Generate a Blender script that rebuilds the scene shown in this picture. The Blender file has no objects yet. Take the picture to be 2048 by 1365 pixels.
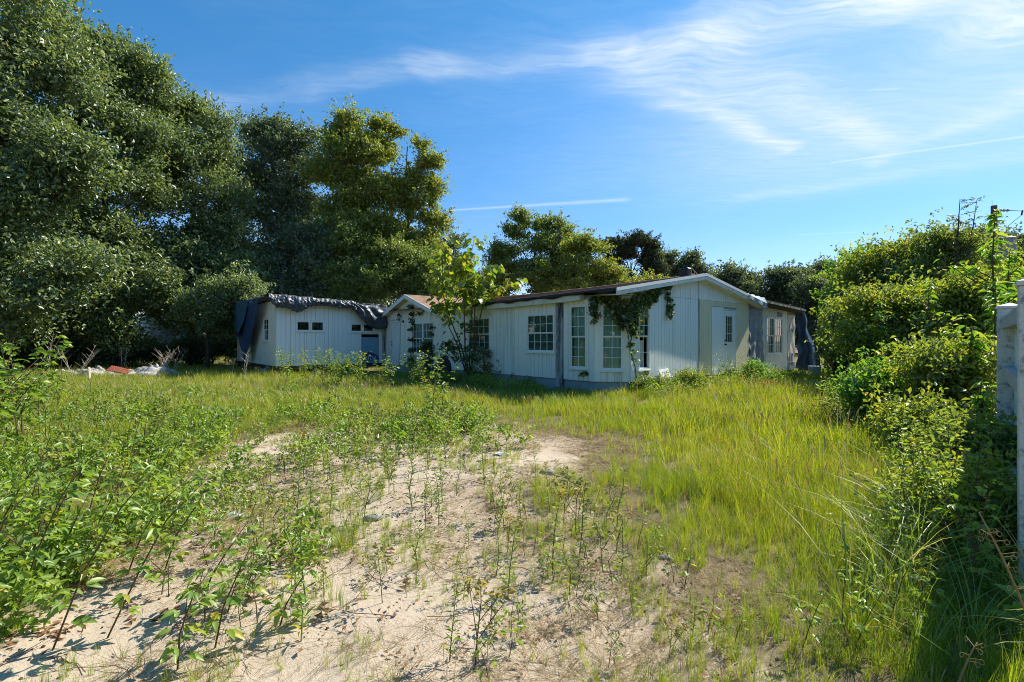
import bpy, math, random
import numpy as np
from mathutils import Vector

# ------------------------------------------------------------------ camera, world, sun, exposure
scene = bpy.context.scene
COL = scene.collection
R = math.radians
CAMZ = 1.6
F = 987.0            # focal length in pixels of the 2048 px wide photograph
CX, HY = 1024.0, 680.0

cam_d = bpy.data.cameras.new("camera")
cam = bpy.data.objects.new("camera", cam_d)
COL.objects.link(cam)
cam.location = (0, 0, CAMZ)
cam.rotation_euler = (R(90), 0, 0)
cam_d.sensor_width = 36.0
cam_d.lens = F / 2048 * 36.0
cam_d.shift_y = -2.5 / 2048
cam_d.clip_start = 0.05
cam_d.clip_end = 2000
scene.camera = cam

SUN_EL = R(44)
SUN_H = Vector((0.840, 0.542))
SUN_AZ = math.atan2(SUN_H.x, SUN_H.y)
SUN_V = Vector((math.sin(SUN_AZ) * math.cos(SUN_EL), math.cos(SUN_AZ) * math.cos(SUN_EL), math.sin(SUN_EL)))
sun_d = bpy.data.lights.new("sun", 'SUN')
sun_d.energy = 4.7
sun_d.angle = R(0.53)
sun_d.color = (1.0, 0.93, 0.80)
sun = bpy.data.objects.new("sun", sun_d)
COL.objects.link(sun)
sun.location = (30, 20, 40)
sun.rotation_euler = SUN_V.to_track_quat('Z', 'Y').to_euler()

scene.view_settings.view_transform = 'Standard'
scene.view_settings.look = 'None'
scene.view_settings.gamma = 1.0
scene.view_settings.use_curve_mapping = False
scene.view_settings.exposure = 0.9
scene.render.engine = 'CYCLES'
scene.cycles.max_bounces = 8
scene.cycles.transparent_max_bounces = 12
scene.cycles.use_denoising = True
scene.cycles.denoiser = 'OPENIMAGEDENOISE'
scene.cycles.denoising_input_passes = 'RGB_ALBEDO_NORMAL'
scene.cycles.denoising_prefilter = 'NONE'
scene.cycles.use_adaptive_sampling = False
scene.cycles.diffuse_bounces = 6
scene.cycles.filter_width = 1.0
scene.cycles.sample_clamp_indirect = 6.0

world = bpy.data.worlds.new("World")
scene.world = world
world.use_nodes = True
SKY_STRENGTH = 0.15


def build_world():
    nt = world.node_tree
    N = nt.nodes
    Lk = nt.links
    N.clear()

    def mth(op, a, b=None, c=None, clamp=False):
        n = N.new('ShaderNodeMath')
        n.operation = op
        n.use_clamp = clamp
        for i, v in enumerate((a, b, c)):
            if v is None:
                continue
            if isinstance(v, (int, float)):
                n.inputs[i].default_value = v
            else:
                Lk.new(v, n.inputs[i])
        return n.outputs[0]

    def vm(op, a, b=None, out=0, scale=None):
        n = N.new('ShaderNodeVectorMath')
        n.operation = op
        for i, v in enumerate((a, b)):
            if v is None:
                continue
            if isinstance(v, tuple):
                n.inputs[i].default_value = v
            else:
                Lk.new(v, n.inputs[i])
        if scale is not None:
            n.inputs['Scale'].default_value = scale
        return n.outputs[out]

    out = N.new('ShaderNodeOutputWorld')
    bg = N.new('ShaderNodeBackground')
    bg.inputs['Strength'].default_value = SKY_STRENGTH
    sky = N.new('ShaderNodeTexSky')
    sky.sky_type = 'NISHITA'
    sky.sun_disc = False
    sky.sun_elevation = SUN_EL
    sky.sun_rotation = SUN_AZ
    sky.altitude = 0
    sky.air_density = 1.0
    sky.dust_density = 0.15
    sky.ozone_density = 2.5
    tc = N.new('ShaderNodeTexCoord')
    sep = N.new('ShaderNodeSeparateXYZ')
    Lk.new(tc.outputs['Generated'], sep.inputs[0])
    z = mth('MAXIMUM', sep.outputs['Z'], 0.02)
    # the flat cirrus layer overhead: p = direction / height
    px = mth('DIVIDE', sep.outputs['X'], z)
    py = mth('DIVIDE', sep.outputs['Y'], z)
    cmb = N.new('ShaderNodeCombineXYZ')
    Lk.new(px, cmb.inputs[0])
    Lk.new(py, cmb.inputs[1])
    p = cmb.outputs[0]
    nz = N.new('ShaderNodeTexNoise')
    nz.inputs['Scale'].default_value = 2.2
    nz.inputs['Detail'].default_value = 4
    Lk.new(p, nz.inputs['Vector'])
    w = vm('SUBTRACT', nz.outputs['Color'], (0.5, 0.5, 0.5))
    w = vm('SCALE', w, scale=0.30)
    pw = vm('ADD', p, w)
    # streaky fibres inside the wisps
    mp = N.new('ShaderNodeMapping')
    mp.inputs['Rotation'].default_value = (0, 0, R(-38))
    mp.inputs['Scale'].default_value = (3.0, 16.0, 1.0)
    Lk.new(pw, mp.inputs['Vector'])
    n2 = N.new('ShaderNodeTexNoise')
    n2.inputs['Scale'].default_value = 1.5
    n2.inputs['Detail'].default_value = 8
    n2.inputs['Roughness'].default_value = 0.62
    Lk.new(mp.outputs[0], n2.inputs['Vector'])
    fib = mth('MULTIPLY_ADD', n2.outputs['Fac'], 1.9, -0.35, clamp=True)

    def q(x, y):
        return ((x - CX) / (HY - y), F / (HY - y))

    def capsule(a, b, r0, r1, amp, src, fibre=0.75):
        wide = 1.45 if src is pw else 1.0
        ax, ay = a
        bx, by = b
        dx, dy = bx - ax, by - ay
        l2 = dx * dx + dy * dy
        rel = vm('SUBTRACT', src, (ax, ay, 0))
        t = vm('DOT_PRODUCT', rel, (dx / l2, dy / l2, 0), out=1)
        t = mth('MINIMUM', mth('MAXIMUM', t, 0.0), 1.0)
        mx = N.new('ShaderNodeVectorMath')
        mx.operation = 'SCALE'
        mx.inputs[0].default_value = (dx, dy, 0)
        Lk.new(t, mx.inputs['Scale'])
        d = vm('LENGTH', vm('SUBTRACT', rel, mx.outputs[0]), out=1)
        rad = mth('MULTIPLY_ADD', t, (r1 - r0) * wide, r0 * wide)
        k = mth('DIVIDE', d, rad)
        k = mth('MULTIPLY', k, k)
        k = mth('EXPONENT', mth('MULTIPLY', k, -1.0))
        k = mth('MULTIPLY', k, amp)
        f = mth('MULTIPLY_ADD', fib, fibre, 1.0 - fibre)
        return mth('MULTIPLY', k, f)

    segs = [
        capsule(q(430, 215), q(900, 128), .05, .05, .28, pw),
        capsule(q(850, 135), q(1230, 98), .05, .07, .34, pw),
        capsule(q(1180, 100), q(1440, 92), .06, .08, .55, pw),
        capsule(q(1440, 60), q(1750, 5), .09, .11, .62, pw),
        capsule(q(1280, 150), q(1570, 300), .11, .035, .62, pw),
        capsule(q(1480, 150), q(1770, 285), .11, .06, .50, pw),
        capsule(q(1740, 325), q(2080, 185), .05, .10, .34, pw),
        capsule(q(1780, -30), q(2100, 10), .10, .13, .85, pw),
        capsule(q(900, 421), q(1245, 400), .022, .05, .42, p, .3),
        capsule(q(1665, 326), q(2060, 272), .010, .02, .36, p, .2),
        capsule(q(1740, 181), q(1795, 178), .006, .006, .25, p, .2),
        capsule(q(1600, 470), q(1705, 465), .02, .03, .25, p, .2),
        capsule(q(1500, 395), q(2060, 310), .08, .14, .25, pw),
        capsule((1.6, 2.4), (3.2, 0.6), .7, 1.1, .55, pw, .35),
    ]
    tot = segs[0]
    for s in segs[1:]:
        tot = mth('ADD', tot, s)
    # thin veil everywhere
    n3 = N.new('ShaderNodeTexNoise')
    n3.inputs['Scale'].default_value = 0.9
    n3.inputs['Detail'].default_value = 5
    Lk.new(pw, n3.inputs['Vector'])
    veil = mth('MULTIPLY_ADD', n3.outputs['Fac'], 1.1, -0.40, clamp=True)
    veil = mth('MULTIPLY', veil, fib)
    tot = mth('ADD', tot, mth('MULTIPLY', veil, 0.35))
    up = mth('MULTIPLY', sep.outputs['Z'], 12.0, clamp=True)
    tot = mth('MINIMUM', mth('MULTIPLY', mth('MULTIPLY', tot, up), 0.78), 0.9)
    mix = N.new('ShaderNodeMix')
    mix.data_type = 'RGBA'
    hs = N.new('ShaderNodeHueSaturation')
    hs.inputs['Saturation'].default_value = 1.12
    hs.inputs['Value'].default_value = 0.86
    Lk.new(sky.outputs[0], hs.inputs['Color'])
    Lk.new(tot, mix.inputs[0])
    el = mth('POWER', mth('MAXIMUM', sep.outputs['Z'], 0.0), 0.55)
    gm = N.new('ShaderNodeMix')
    gm.data_type = 'RGBA'
    Lk.new(el, gm.inputs[0])
    gm.inputs[6].default_value = (.72, .50, .64, 1)
    gm.inputs[7].default_value = (.10, .74, .84, 1)
    gx = N.new('ShaderNodeMix')
    gx.data_type = 'RGBA'
    gx.blend_type = 'MULTIPLY'
    gx.inputs[0].default_value = 1.0
    Lk.new(hs.outputs[0], gx.inputs[6])
    Lk.new(gm.outputs[2], gx.inputs[7])
    Lk.new(gx.outputs[2], mix.inputs[6])
    mix.inputs[7].default_value = (3.5, 3.8, 4.0, 1)
    Lk.new(mix.outputs[2], bg.inputs['Color'])
    Lk.new(bg.outputs[0], out.inputs[0])


build_world()

# ------------------------------------------------------------------ helpers
rng = np.random.default_rng(7)
random.seed(7)


def px_ground(px, py, z=0.0):
    t = (CAMZ - z) * F / (py - HY)
    return Vector(((px - CX) / F * t, t, z))


def px_at(px, py, depth):
    return Vector(((px - CX) / F * depth, depth, CAMZ + (HY - py) / F * depth))


class MB:
    def __init__(self):
        self.v = []
        self.f = []

    def add(self, verts, faces):
        k = len(self.v)
        self.v.extend([tuple(a) for a in verts])
        self.f.extend([tuple(i + k for i in fc) for fc in faces])

    def hexa(self, p):      # 8 points: bottom 4 (ccw), top 4
        self.add(p, [(3, 2, 1, 0), (4, 5, 6, 7), (0, 1, 5, 4), (1, 2, 6, 5), (2, 3, 7, 6), (3, 0, 4, 7)])

    def box(self, x0, x1, y0, y1, z0, z1):
        self.hexa([(x0, y0, z0), (x1, y0, z0), (x1, y1, z0), (x0, y1, z0), (x0, y0, z1), (x1, y0, z1), (x1, y1, z1), (x0, y1, z1)])

    def wbox(self, W, u0, u1, w0, w1, z0, z1, z1b=None, z0b=None):
        z1b = z1 if z1b is None else z1b
        z0b = z0 if z0b is None else z0b
        P = W.P
        self.hexa([P(u0, w1, z0), P(u1, w1, z0b), P(u1, w0, z0b), P(u0, w0, z0), P(u0, w1, z1), P(u1, w1, z1b), P(u1, w0, z1b), P(u0, w0, z1)])

    def bar(self, a, b, r, n=6, r2=None):
        self.tube([a, b], [r, r if r2 is None else r2], n)

    def tube(self, pts, rad, n=6, cap=True):
        pts = [Vector(p) for p in pts]
        rings = []
        k = len(self.v)
        for i, p in enumerate(pts):
            d = (pts[min(i + 1, len(pts) - 1)] - pts[max(i - 1, 0)])
            if d.length < 1e-6:
                d = Vector((0, 0, 1))
            d.normalize()
            a = d.orthogonal().normalized() if i == 0 else (self._a - d * self._a.dot(d)).normalized()
            self._a = a
            b = d.cross(a)
            r = rad[i] if isinstance(rad, (list, tuple)) else rad
            for j in range(n):
                t = 2 * math.pi * j / n
                self.v.append(tuple(p + a * (r * math.cos(t)) + b * (r * math.sin(t))))
        for i in range(len(pts) - 1):
            for j in range(n):
                j2 = (j + 1) % n
                self.f.append((k + i * n + j, k + i * n + j2, k + (i + 1) * n + j2, k + (i + 1) * n + j))
        if cap:
            self.f.append(tuple(k + j for j in reversed(range(n))))
            self.f.append(tuple(k + (len(pts) - 1) * n + j for j in range(n)))

    def lathe(self, c, prof, n=12):
        c = Vector(c)
        k = len(self.v)
        for r, z in prof:
            for j in range(n):
                t = 2 * math.pi * j / n
                self.v.append((c.x + r * math.cos(t), c.y + r * math.sin(t), c.z + z))
        for i in range(len(prof) - 1):
            for j in range(n):
                j2 = (j + 1) % n
                self.f.append((k + i * n + j, k + i * n + j2, k + (i + 1) * n + j2, k + (i + 1) * n + j))


def mesh_of(name, mb, mat, origin=(0, 0, 0), smooth=False):
    me = bpy.data.meshes.new(name)
    o = Vector(origin)
    me.from_pydata([(a[0] - o.x, a[1] - o.y, a[2] - o.z) for a in mb.v], [], mb.f)
    if mat:
        me.materials.append(mat)
    if smooth:
        me.polygons.foreach_set('use_smooth', [True] * len(me.polygons))
    me.update()
    return me


class Thing:
    def __init__(self, name, loc, label=None, cat=None, group=None):
        self.o = bpy.data.objects.new(name, None)
        self.o.empty_display_size = 0.2
        COL.objects.link(self.o)
        self.o.location = loc
        self.L = Vector(loc)
        tag(self.o, label, cat, group)

    def part(self, name, mb, mat, parent=None, smooth=False, kind=None):
        me = mesh_of(name, mb, mat, self.L, smooth)
        ob = bpy.data.objects.new(name, me)
        COL.objects.link(ob)
        ob.parent = parent or self.o
        if kind:
            ob['kind'] = kind
        return ob

    def mesh(self, name, me, parent=None, kind=None):
        ob = bpy.data.objects.new(name, me)
        COL.objects.link(ob)
        ob.parent = parent or self.o
        if kind:
            ob['kind'] = kind
        return ob


def tag(o, label=None, cat=None, group=None, kind=None):
    if label:
        o['label'] = label
    if cat:
        o['category'] = cat
    if group:
        o['group'] = group
    if kind:
        o['kind'] = kind
    return o


def solo(name, mb, mat, label, cat, group=None, kind=None, smooth=False, origin=(0, 0, 0)):
    ob = bpy.data.objects.new(name, mesh_of(name, mb, mat, origin, smooth))
    COL.objects.link(ob)
    ob.location = origin
    return tag(ob, label, cat, group, kind)


def copy_tree(o, loc, rotz, scale, label=None, group=None, tilt=(0, 0)):
    c = o.copy()
    COL.objects.link(c)
    c.location = loc
    c.rotation_euler = (tilt[0], tilt[1], rotz)
    c.scale = (scale, scale, scale) if isinstance(scale, (int, float)) else scale
    if label:
        c['label'] = label
    if group:
        c['group'] = group
    for ch in o.children:
        d = ch.copy()
        COL.objects.link(d)
        d.parent = c
        for g in ch.children:
            e = g.copy()
            COL.objects.link(e)
            e.parent = d
    return c


# ------------------------------------------------------------------ materials
def new_mat(name):
    m = bpy.data.materials.new(name)
    m.use_nodes = True
    nt = m.node_tree
    nt.nodes.clear()
    out = nt.nodes.new('ShaderNodeOutputMaterial')
    return m, nt, out


def node(nt, t, **kw):
    n = nt.nodes.new(t)
    for k, v in kw.items():
        if k in n.inputs:
            n.inputs[k].default_value = v
        else:
            setattr(n, k, v)
    return n


def rgba(c):
    return (c[0], c[1], c[2], 1.0)


def surface(name, c1, c2=None, scale=6, rough=0.8, stretch=(1, 1, 1), c3=None, scale3=1.2, thr=(0.45, 0.7), bump=0.0, bscale=60, spec=0.3, metallic=0.0):
    """Weathered surface: two fine tones mixed by noise, plus larger stains of a third tone."""
    m, nt, out = new_mat(name)
    L = nt.links
    b = node(nt, 'ShaderNodeBsdfPrincipled', Roughness=rough, Metallic=metallic)
    b.inputs['Specular IOR Level'].default_value = spec
    L.new(b.outputs[0], out.inputs[0])
    tc = node(nt, 'ShaderNodeTexCoord')
    mp = node(nt, 'ShaderNodeMapping', Scale=stretch)
    L.new(tc.outputs['Object'], mp.inputs[0])
    col = None
    n1 = node(nt, 'ShaderNodeTexNoise', Scale=scale, Detail=6, Roughness=0.65)
    L.new(mp.outputs[0], n1.inputs['Vector'])
    mix = node(nt, 'ShaderNodeMix', data_type='RGBA')
    rp = node(nt, 'ShaderNodeMapRange')
    rp.inputs[1].default_value = 0.3
    rp.inputs[2].default_value = 0.7
    L.new(n1.outputs['Fac'], rp.inputs[0])
    L.new(rp.outputs[0], mix.inputs[0])
    mix.inputs[6].default_value = rgba(c1)
    mix.inputs[7].default_value = rgba(c2 or c1)
    col = mix.outputs[2]
    if c3:
        n3 = node(nt, 'ShaderNodeTexNoise', Scale=scale3, Detail=7, Roughness=0.7)
        L.new(mp.outputs[0], n3.inputs['Vector'])
        r3 = node(nt, 'ShaderNodeMapRange')
        r3.inputs[1].default_value = thr[0]
        r3.inputs[2].default_value = thr[1]
        L.new(n3.outputs['Fac'], r3.inputs[0])
        m3 = node(nt, 'ShaderNodeMix', data_type='RGBA')
        L.new(r3.outputs[0], m3.inputs[0])
        L.new(col, m3.inputs[6])
        m3.inputs[7].default_value = rgba(c3)
        col = m3.outputs[2]
    L.new(col, b.inputs['Base Color'])
    if bump:
        nb = node(nt, 'ShaderNodeTexNoise', Scale=bscale, Detail=4)
        L.new(mp.outputs[0], nb.inputs['Vector'])
        bp = node(nt, 'ShaderNodeBump', Strength=bump, Distance=0.02)
        L.new(nb.outputs['Fac'], bp.inputs['Height'])
        L.new(bp.outputs[0], b.inputs['Normal'])
    return m


def foliage(name, ca, cb, cc=None, trans=0.42, gloss=0.07, rough=0.38, inst=False, patch=None):
    """Leaf: reflects ca..cb by a per-leaf tint, lets light through in a yellower tone."""
    m, nt, out = new_mat(name)
    L = nt.links
    at = node(nt, 'ShaderNodeAttribute', attribute_name='tint')
    fac = at.outputs['Fac']
    if inst:
        oi = node(nt, 'ShaderNodeObjectInfo')
        ad = node(nt, 'ShaderNodeMath', operation='MULTIPLY_ADD')
        L.new(oi.outputs['Random'], ad.inputs[0])
        ad.inputs[1].default_value = 0.5
        md = node(nt, 'ShaderNodeMath', operation='MULTIPLY')
        L.new(fac, md.inputs[0])
        md.inputs[1].default_value = 0.55
        L.new(md.outputs[0], ad.inputs[2])
        fac = ad.outputs[0]
    cr = node(nt, 'ShaderNodeValToRGB')
    e = cr.color_ramp.elements
    e[0].color = rgba(ca)
    e[1].color = rgba(cb)
    e[0].position = 0.1
    e[1].position = 0.8
    if cc:
        k = cr.color_ramp.elements.new(0.97)
        k.color = rgba(cc)
    L.new(fac, cr.inputs[0])
    col = cr.outputs[0]
    if patch:
        ge = node(nt, 'ShaderNodeNewGeometry')
        nz = node(nt, 'ShaderNodeTexNoise', Scale=patch[1], Detail=3)
        L.new(ge.outputs['Position'], nz.inputs['Vector'])
        mr = node(nt, 'ShaderNodeMapRange')
        mr.inputs[1].default_value = 0.45
        mr.inputs[2].default_value = 0.65
        mr.inputs[4].default_value = patch[2]
        L.new(nz.outputs['Fac'], mr.inputs[0])
        mx = node(nt, 'ShaderNodeMix', data_type='RGBA')
        L.new(mr.outputs[0], mx.inputs[0])
        L.new(col, mx.inputs[6])
        mx.inputs[7].default_value = rgba(patch[0])
        col = mx.outputs[2]
    df = node(nt, 'ShaderNodeBsdfDiffuse')
    L.new(col, df.inputs['Color'])
    tr = node(nt, 'ShaderNodeBsdfTranslucent')
    hs = node(nt, 'ShaderNodeMix', data_type='RGBA', blend_type='MULTIPLY')
    hs.inputs[0].default_value = 1.0
    L.new(col, hs.inputs[6])
    hs.inputs[7].default_value = (1.5, 1.35, 0.65, 1)
    L.new(hs.outputs[2], tr.inputs['Color'])
    m1 = node(nt, 'ShaderNodeMixShader')
    m1.inputs[0].default_value = trans
    L.new(df.outputs[0], m1.inputs[1])
    L.new(tr.outputs[0], m1.inputs[2])
    gl = node(nt, 'ShaderNodeBsdfGlossy', Roughness=rough)
    gl.inputs['Color'].default_value = (1, 1, 1, 1)
    m2 = node(nt, 'ShaderNodeMixShader')
    m2.inputs[0].default_value = gloss
    L.new(m1.outputs[0], m2.inputs[1])
    L.new(gl.outputs[0], m2.inputs[2])
    L.new(m2.outputs[0], out.inputs[0])
    return m


def glass(name, tint=(0.75, 0.85, 0.82), see=0.75):
    m, nt, out = new_mat(name)
    L = nt.links
    t = node(nt, 'ShaderNodeBsdfTransparent')
    t.inputs['Color'].default_value = rgba(tint)
    g = node(nt, 'ShaderNodeBsdfGlossy', Roughness=0.03)
    g.inputs['Color'].default_value = (0.95, 0.97, 1, 1)
    ge = node(nt, 'ShaderNodeNewGeometry')
    dt = node(nt, 'ShaderNodeVectorMath', operation='DOT_PRODUCT')
    L.new(ge.outputs['Incoming'], dt.inputs[0])
    L.new(ge.outputs['Normal'], dt.inputs[1])
    ab = node(nt, 'ShaderNodeMath', operation='ABSOLUTE')
    L.new(dt.outputs['Value'], ab.inputs[0])
    iv = node(nt, 'ShaderNodeMath', operation='SUBTRACT')
    iv.inputs[0].default_value = 1.0
    L.new(ab.outputs[0], iv.inputs[1])
    pw = node(nt, 'ShaderNodeMath', operation='POWER')
    L.new(iv.outputs[0], pw.inputs[0])
    pw.inputs[1].default_value = 5.0
    fr = pw
    ml = node(nt, 'ShaderNodeMath', operation='MULTIPLY_ADD')
    ml.inputs[1].default_value = 1.0
    ml.inputs[2].default_value = 0.06
    L.new(fr.outputs[0], ml.inputs[0])
    mx = node(nt, 'ShaderNodeMixShader')
    L.new(ml.outputs[0], mx.inputs[0])
    L.new(t.outputs[0], mx.inputs[1])
    L.new(g.outputs[0], mx.inputs[2])
    L.new(mx.outputs[0], out.inputs[0])
    return m


M = {}
M['paint'] = surface('painted_siding', (.78, .81, .70), (.84, .86, .77), 3, .6, (3, 3, .22), (.40, .44, .34), .75, (.52, .78), bump=.15, bscale=40)
M['paint_blue'] = surface('newer_siding', (.76, .82, .80), (.82, .86, .84), 3, .55, (3, 3, .22), (.46, .52, .48), .75, (.55, .82), bump=.1)
M['paint_grey'] = surface('left_siding', (.76, .82, .79), (.82, .86, .82), 3, .6, (3, 3, .22), (.38, .45, .42), .75, (.53, .80), bump=.15)
M['beige'] = surface('beige_siding', (.68, .63, .44), (.74, .68, .50), 3, .65, (3, 3, .35), (.40, .38, .26), .6, (.6, .9), bump=.1)
M['bare_post'] = surface('mildewed_post', (.46, .48, .45), (.22, .24, .24), 5, .9, (2, 2, .35), (.05, .055, .06), 1.8, (.46, .58))
M['backing'] = surface('wall_core', (.30, .32, .28), (.36, .38, .33), 3, .8)  # darker than the sheets: shade painted into the siding grooves
M['white'] = surface('white_vinyl', (.80, .83, .80), (.74, .78, .76), 4, .4, c3=(.55, .58, .55), scale3=2, thr=(.62, .9))
M['trim'] = surface('weathered_trim', (.62, .66, .64), (.72, .75, .72), 5, .6, c3=(.30, .32, .30), scale3=2.2, thr=(.52, .75))
M['soffit'] = surface('soffit_paint', (.60, .62, .50), (.68, .69, .57), 3, .7, (1, 1, 1), (.38, .36, .24), 1.4, (.5, .75))
M['shingle'] = surface('asphalt_shingle', (.26, .15, .10), (.35, .215, .145), 26, .95, (1, 1, 1), (.13, .08, .06), 1.6, (.45, .7), bump=.5, bscale=50)
M['felt'] = surface('black_roof_felt', (.018, .018, .02), (.04, .038, .04), 9, .7, c3=(.07, .06, .055), scale3=3, thr=(.55, .7))
M['skirt'] = surface('block_skirting', (.24, .30, .33), (.33, .38, .40), 4, .85, c3=(.12, .15, .16), scale3=1.6, thr=(.5, .75), bump=.25)
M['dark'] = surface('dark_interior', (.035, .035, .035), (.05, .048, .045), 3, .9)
M['underframe'] = surface('dark_beam', (.05, .042, .035), (.085, .07, .055), 6, .9)
M['concrete'] = surface('grey_concrete', (.38, .39, .38), (.48, .48, .46), 8, .9, c3=(.25, .26, .25), scale3=3, bump=.3)
M['slab'] = surface('pale_concrete', (.62, .60, .56), (.72, .70, .66), 7, .9, c3=(.42, .40, .36), scale3=3, bump=.3)
M['glass'] = glass('window_glass')
M['blind'] = surface('green_blind', (.26, .38, .34), (.32, .44, .40), 4, .6)
M['curtain'] = surface('pale_curtain', (.62, .66, .58), (.72, .74, .66), 3, .9, (4, 4, .6), (.42, .48, .40), 1.1, (.5, .75))
M['curtain_g'] = surface('greenish_curtain', (.42, .48, .32), (.52, .58, .40), 3, .9, (4, 4, .5))
M['black_metal'] = surface('black_metal', (.02, .02, .022), (.035, .035, .037), 8, .45)
M['steel'] = surface('dull_steel', (.38, .40, .41), (.48, .5, .5), 8, .4, metallic=.7)
M['tarp_dark'] = surface('dark_tarp', (.030,.042,.058), (.060,.075,.095), 7, .42, c3=(.14,.16,.18), scale3=3.5, thr=(.55,.72), bump=.7, bscale=16, spec=.5)
M['tarp_blue'] = surface('blue_tarp', (.035, .115, .21), (.055, .16, .27), 4, .38, c3=(.03, .07, .12), scale3=1.2, thr=(.5, .7), bump=.25, bscale=12, spec=.5)
M['tarp_navy'] = surface('navy_tarp', (.022, .05, .14), (.04, .085, .20), 4, .38, c3=(.04, .10, .15), scale3=1.3, thr=(.45, .7), bump=.3, bscale=12, spec=.5)
M['tarp_grey'] = surface('grey_tarp', (.22, .26, .31), (.31, .35, .40), 14, .45, (1, 1, 3), (.13, .16, .20), 2.2, (.5, .7), bump=.4, bscale=25)
M['tarp_roof'] = surface('pale_roof_tarp', (.40, .42, .45), (.52, .54, .56), 5, .35, c3=(.2, .22, .25), scale3=2, thr=(.5, .7), bump=.3, bscale=10)
M['flashing'] = surface('blue_grey_flashing', (.34, .42, .47), (.46, .53, .57), 5, .35, (6, 6, 1), (.22, .28, .31), 2, (.5, .75))
M['board_blue'] = surface('blue_insulation_board', (.16, .32, .44), (.21, .38, .49), 4, .7, (2, 2, 5), (.14, .26, .36), 1.4, (.5, .75))
M['print_blue'] = surface('dark_blue_print', (.03, .05, .16), (.045, .065, .19), 5, .7)
M['print_pale'] = surface('pale_print', (.42, .52, .60), (.48, .57, .64), 5, .7)
M['wrap'] = surface('house_wrap', (.62, .58, .58), (.70, .66, .65), 5, .6, c3=(.48, .47, .48), scale3=2, thr=(.5, .8), bump=.3, bscale=8)
M['print_grey'] = surface('grey_print', (.13, .15, .20), (.18, .2, .25), 5, .7)
M['rust'] = surface('rusty_red_sheet', (.19, .050, .025), (.25, .075, .04), 9, .8, (1, 6, 1), (.16, .05, .03), 3, (.5, .7))
M['rag'] = surface('tattered_white_sheet', (.40, .39, .37), (.50, .48, .46), 5, .85, c3=(.20, .18, .16), scale3=3, thr=(.45, .62), bump=.6, bscale=14)
M['fence'] = surface('mildewed_white_fence', (.60, .63, .60), (.70, .72, .69), 9, .75, c3=(.26, .28, .27), scale3=13, thr=(.50, .66), bump=.35, bscale=40)
M['fence_top'] = surface('pale_fence_board', (.60, .65, .63), (.68, .72, .70), 6, .6, (8, 8, .6), (.42, .46, .45), 3, (.55, .8), bump=.2)
M['fence_rail'] = surface('grey_fence_rail', (.36, .38, .36), (.46, .47, .44), 6, .75, (2, 2, 6), (.22, .23, .22), 5, (.5, .75), bump=.3)
M['pole'] = surface('creosoted_pole', (.10, .075, .06), (.15, .12, .10), 6, .9, (6, 6, .4))
M['transformer'] = surface('grey_transformer', (.25, .26, .27), (.31, .32, .33), 5, .5)
M['bark'] = surface('grey_bark', (.085, .07, .055), (.14, .12, .10), 7, .95, (3, 3, .6), bump=.6, bscale=18)
M['bark_dark'] = surface('dark_bark', (.045, .038, .032), (.075, .065, .055), 7, .95, (3, 3, .6), bump=.6, bscale=18)
M['deadwood'] = surface('bleached_dead_wood', (.33, .28, .21), (.45, .40, .31), 9, .9, (3, 3, .6))
M['stem'] = surface('brown_stem', (.085, .055, .035), (.13, .085, .05), 9, .8)
M['stem_g'] = surface('green_stem', (.10, .14, .035), (.14, .17, .05), 9, .7)
M['shed'] = surface('far_shed_metal', (.22, .30, .36), (.34, .40, .44), 3, .5)
M['bag'] = surface('black_plastic_bag', (.018, .02, .026), (.03, .033, .04), 6, .35, bump=.5, bscale=9)
M['paper'] = surface('pale_blue_litter', (.55, .62, .68), (.68, .72, .75), 9, .6)
M['rock'] = surface('grey_rock', (.22, .22, .21), (.32, .31, .29), 9, .9, bump=.5, bscale=20)

M['oak'] = foliage('oak_leaf', (.075,.140,.060),(.180,.255,.095),(.25,.29,.10),.46,.06,.45)
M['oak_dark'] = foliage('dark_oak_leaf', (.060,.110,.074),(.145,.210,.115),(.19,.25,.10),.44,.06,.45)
M['yellowgreen'] = foliage('yellowing_leaf', (.120,.195,.038),(.260,.310,.056),(.42,.36,.07),.50,.04,.45)
M['midgreen'] = foliage('mid_green_leaf', (.085,.165,.038),(.210,.280,.062),(.28,.31,.06),.50,.05,.42)
M['far'] = foliage('far_leaf', (.065,.110,.064),(.140,.190,.092),(.18,.22,.09),.42,.05,.5)
M['pine'] = foliage('pine_needle', (.050,.078,.046),(.100,.130,.066),None,.32,.05,.5)
M['bush'] = foliage('bush_leaf', (.090,.180,.026),(.250,.320,.044),(.42,.33,.06),.55,.05,.42)
M['bush_bright'] = foliage('bright_bush_leaf', (.075,.210,.022),(.180,.360,.040),(.28,.36,.05),.52,.05,.42)
M['sapling'] = foliage('sapling_leaf', (.12,.22,.025),(.22,.33,.035),(.40,.32,.03),.55,.05,.38)
M['ivy'] = foliage('vine_leaf', (.050,.095,.034),(.125,.185,.050),(.20,.22,.05),.42,.06,.42)
M['weed'] = foliage('weed_leaf', (.110,.220,.028), (.250,.370,.050), (.46,.40,.04), .50, .04, .45, inst=True)
M['weed_dull'] = foliage('dull_weed_leaf', (.14,.19,.055), (.25,.30,.09), (.36,.30,.12), .45, .03, .5, inst=True)
M['grass'] = foliage('field_grass', (.160,.260,.012), (.320,.400,.020), (.46,.42,.10), .48, .04, .45, inst=True, patch=((.42,.40,.03), .55, .35))
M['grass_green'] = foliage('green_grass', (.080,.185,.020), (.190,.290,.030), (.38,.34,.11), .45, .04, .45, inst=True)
M['dry'] = foliage('dry_grass', (.24, .17, .085), (.36, .28, .15), (.20, .12, .06), .3, .03, .5, inst=True)
M['litter'] = foliage('fallen_leaf', (.13, .065, .03), (.26, .14, .07), (.09, .05, .03), .15, .03, .5, inst=True)
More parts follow.
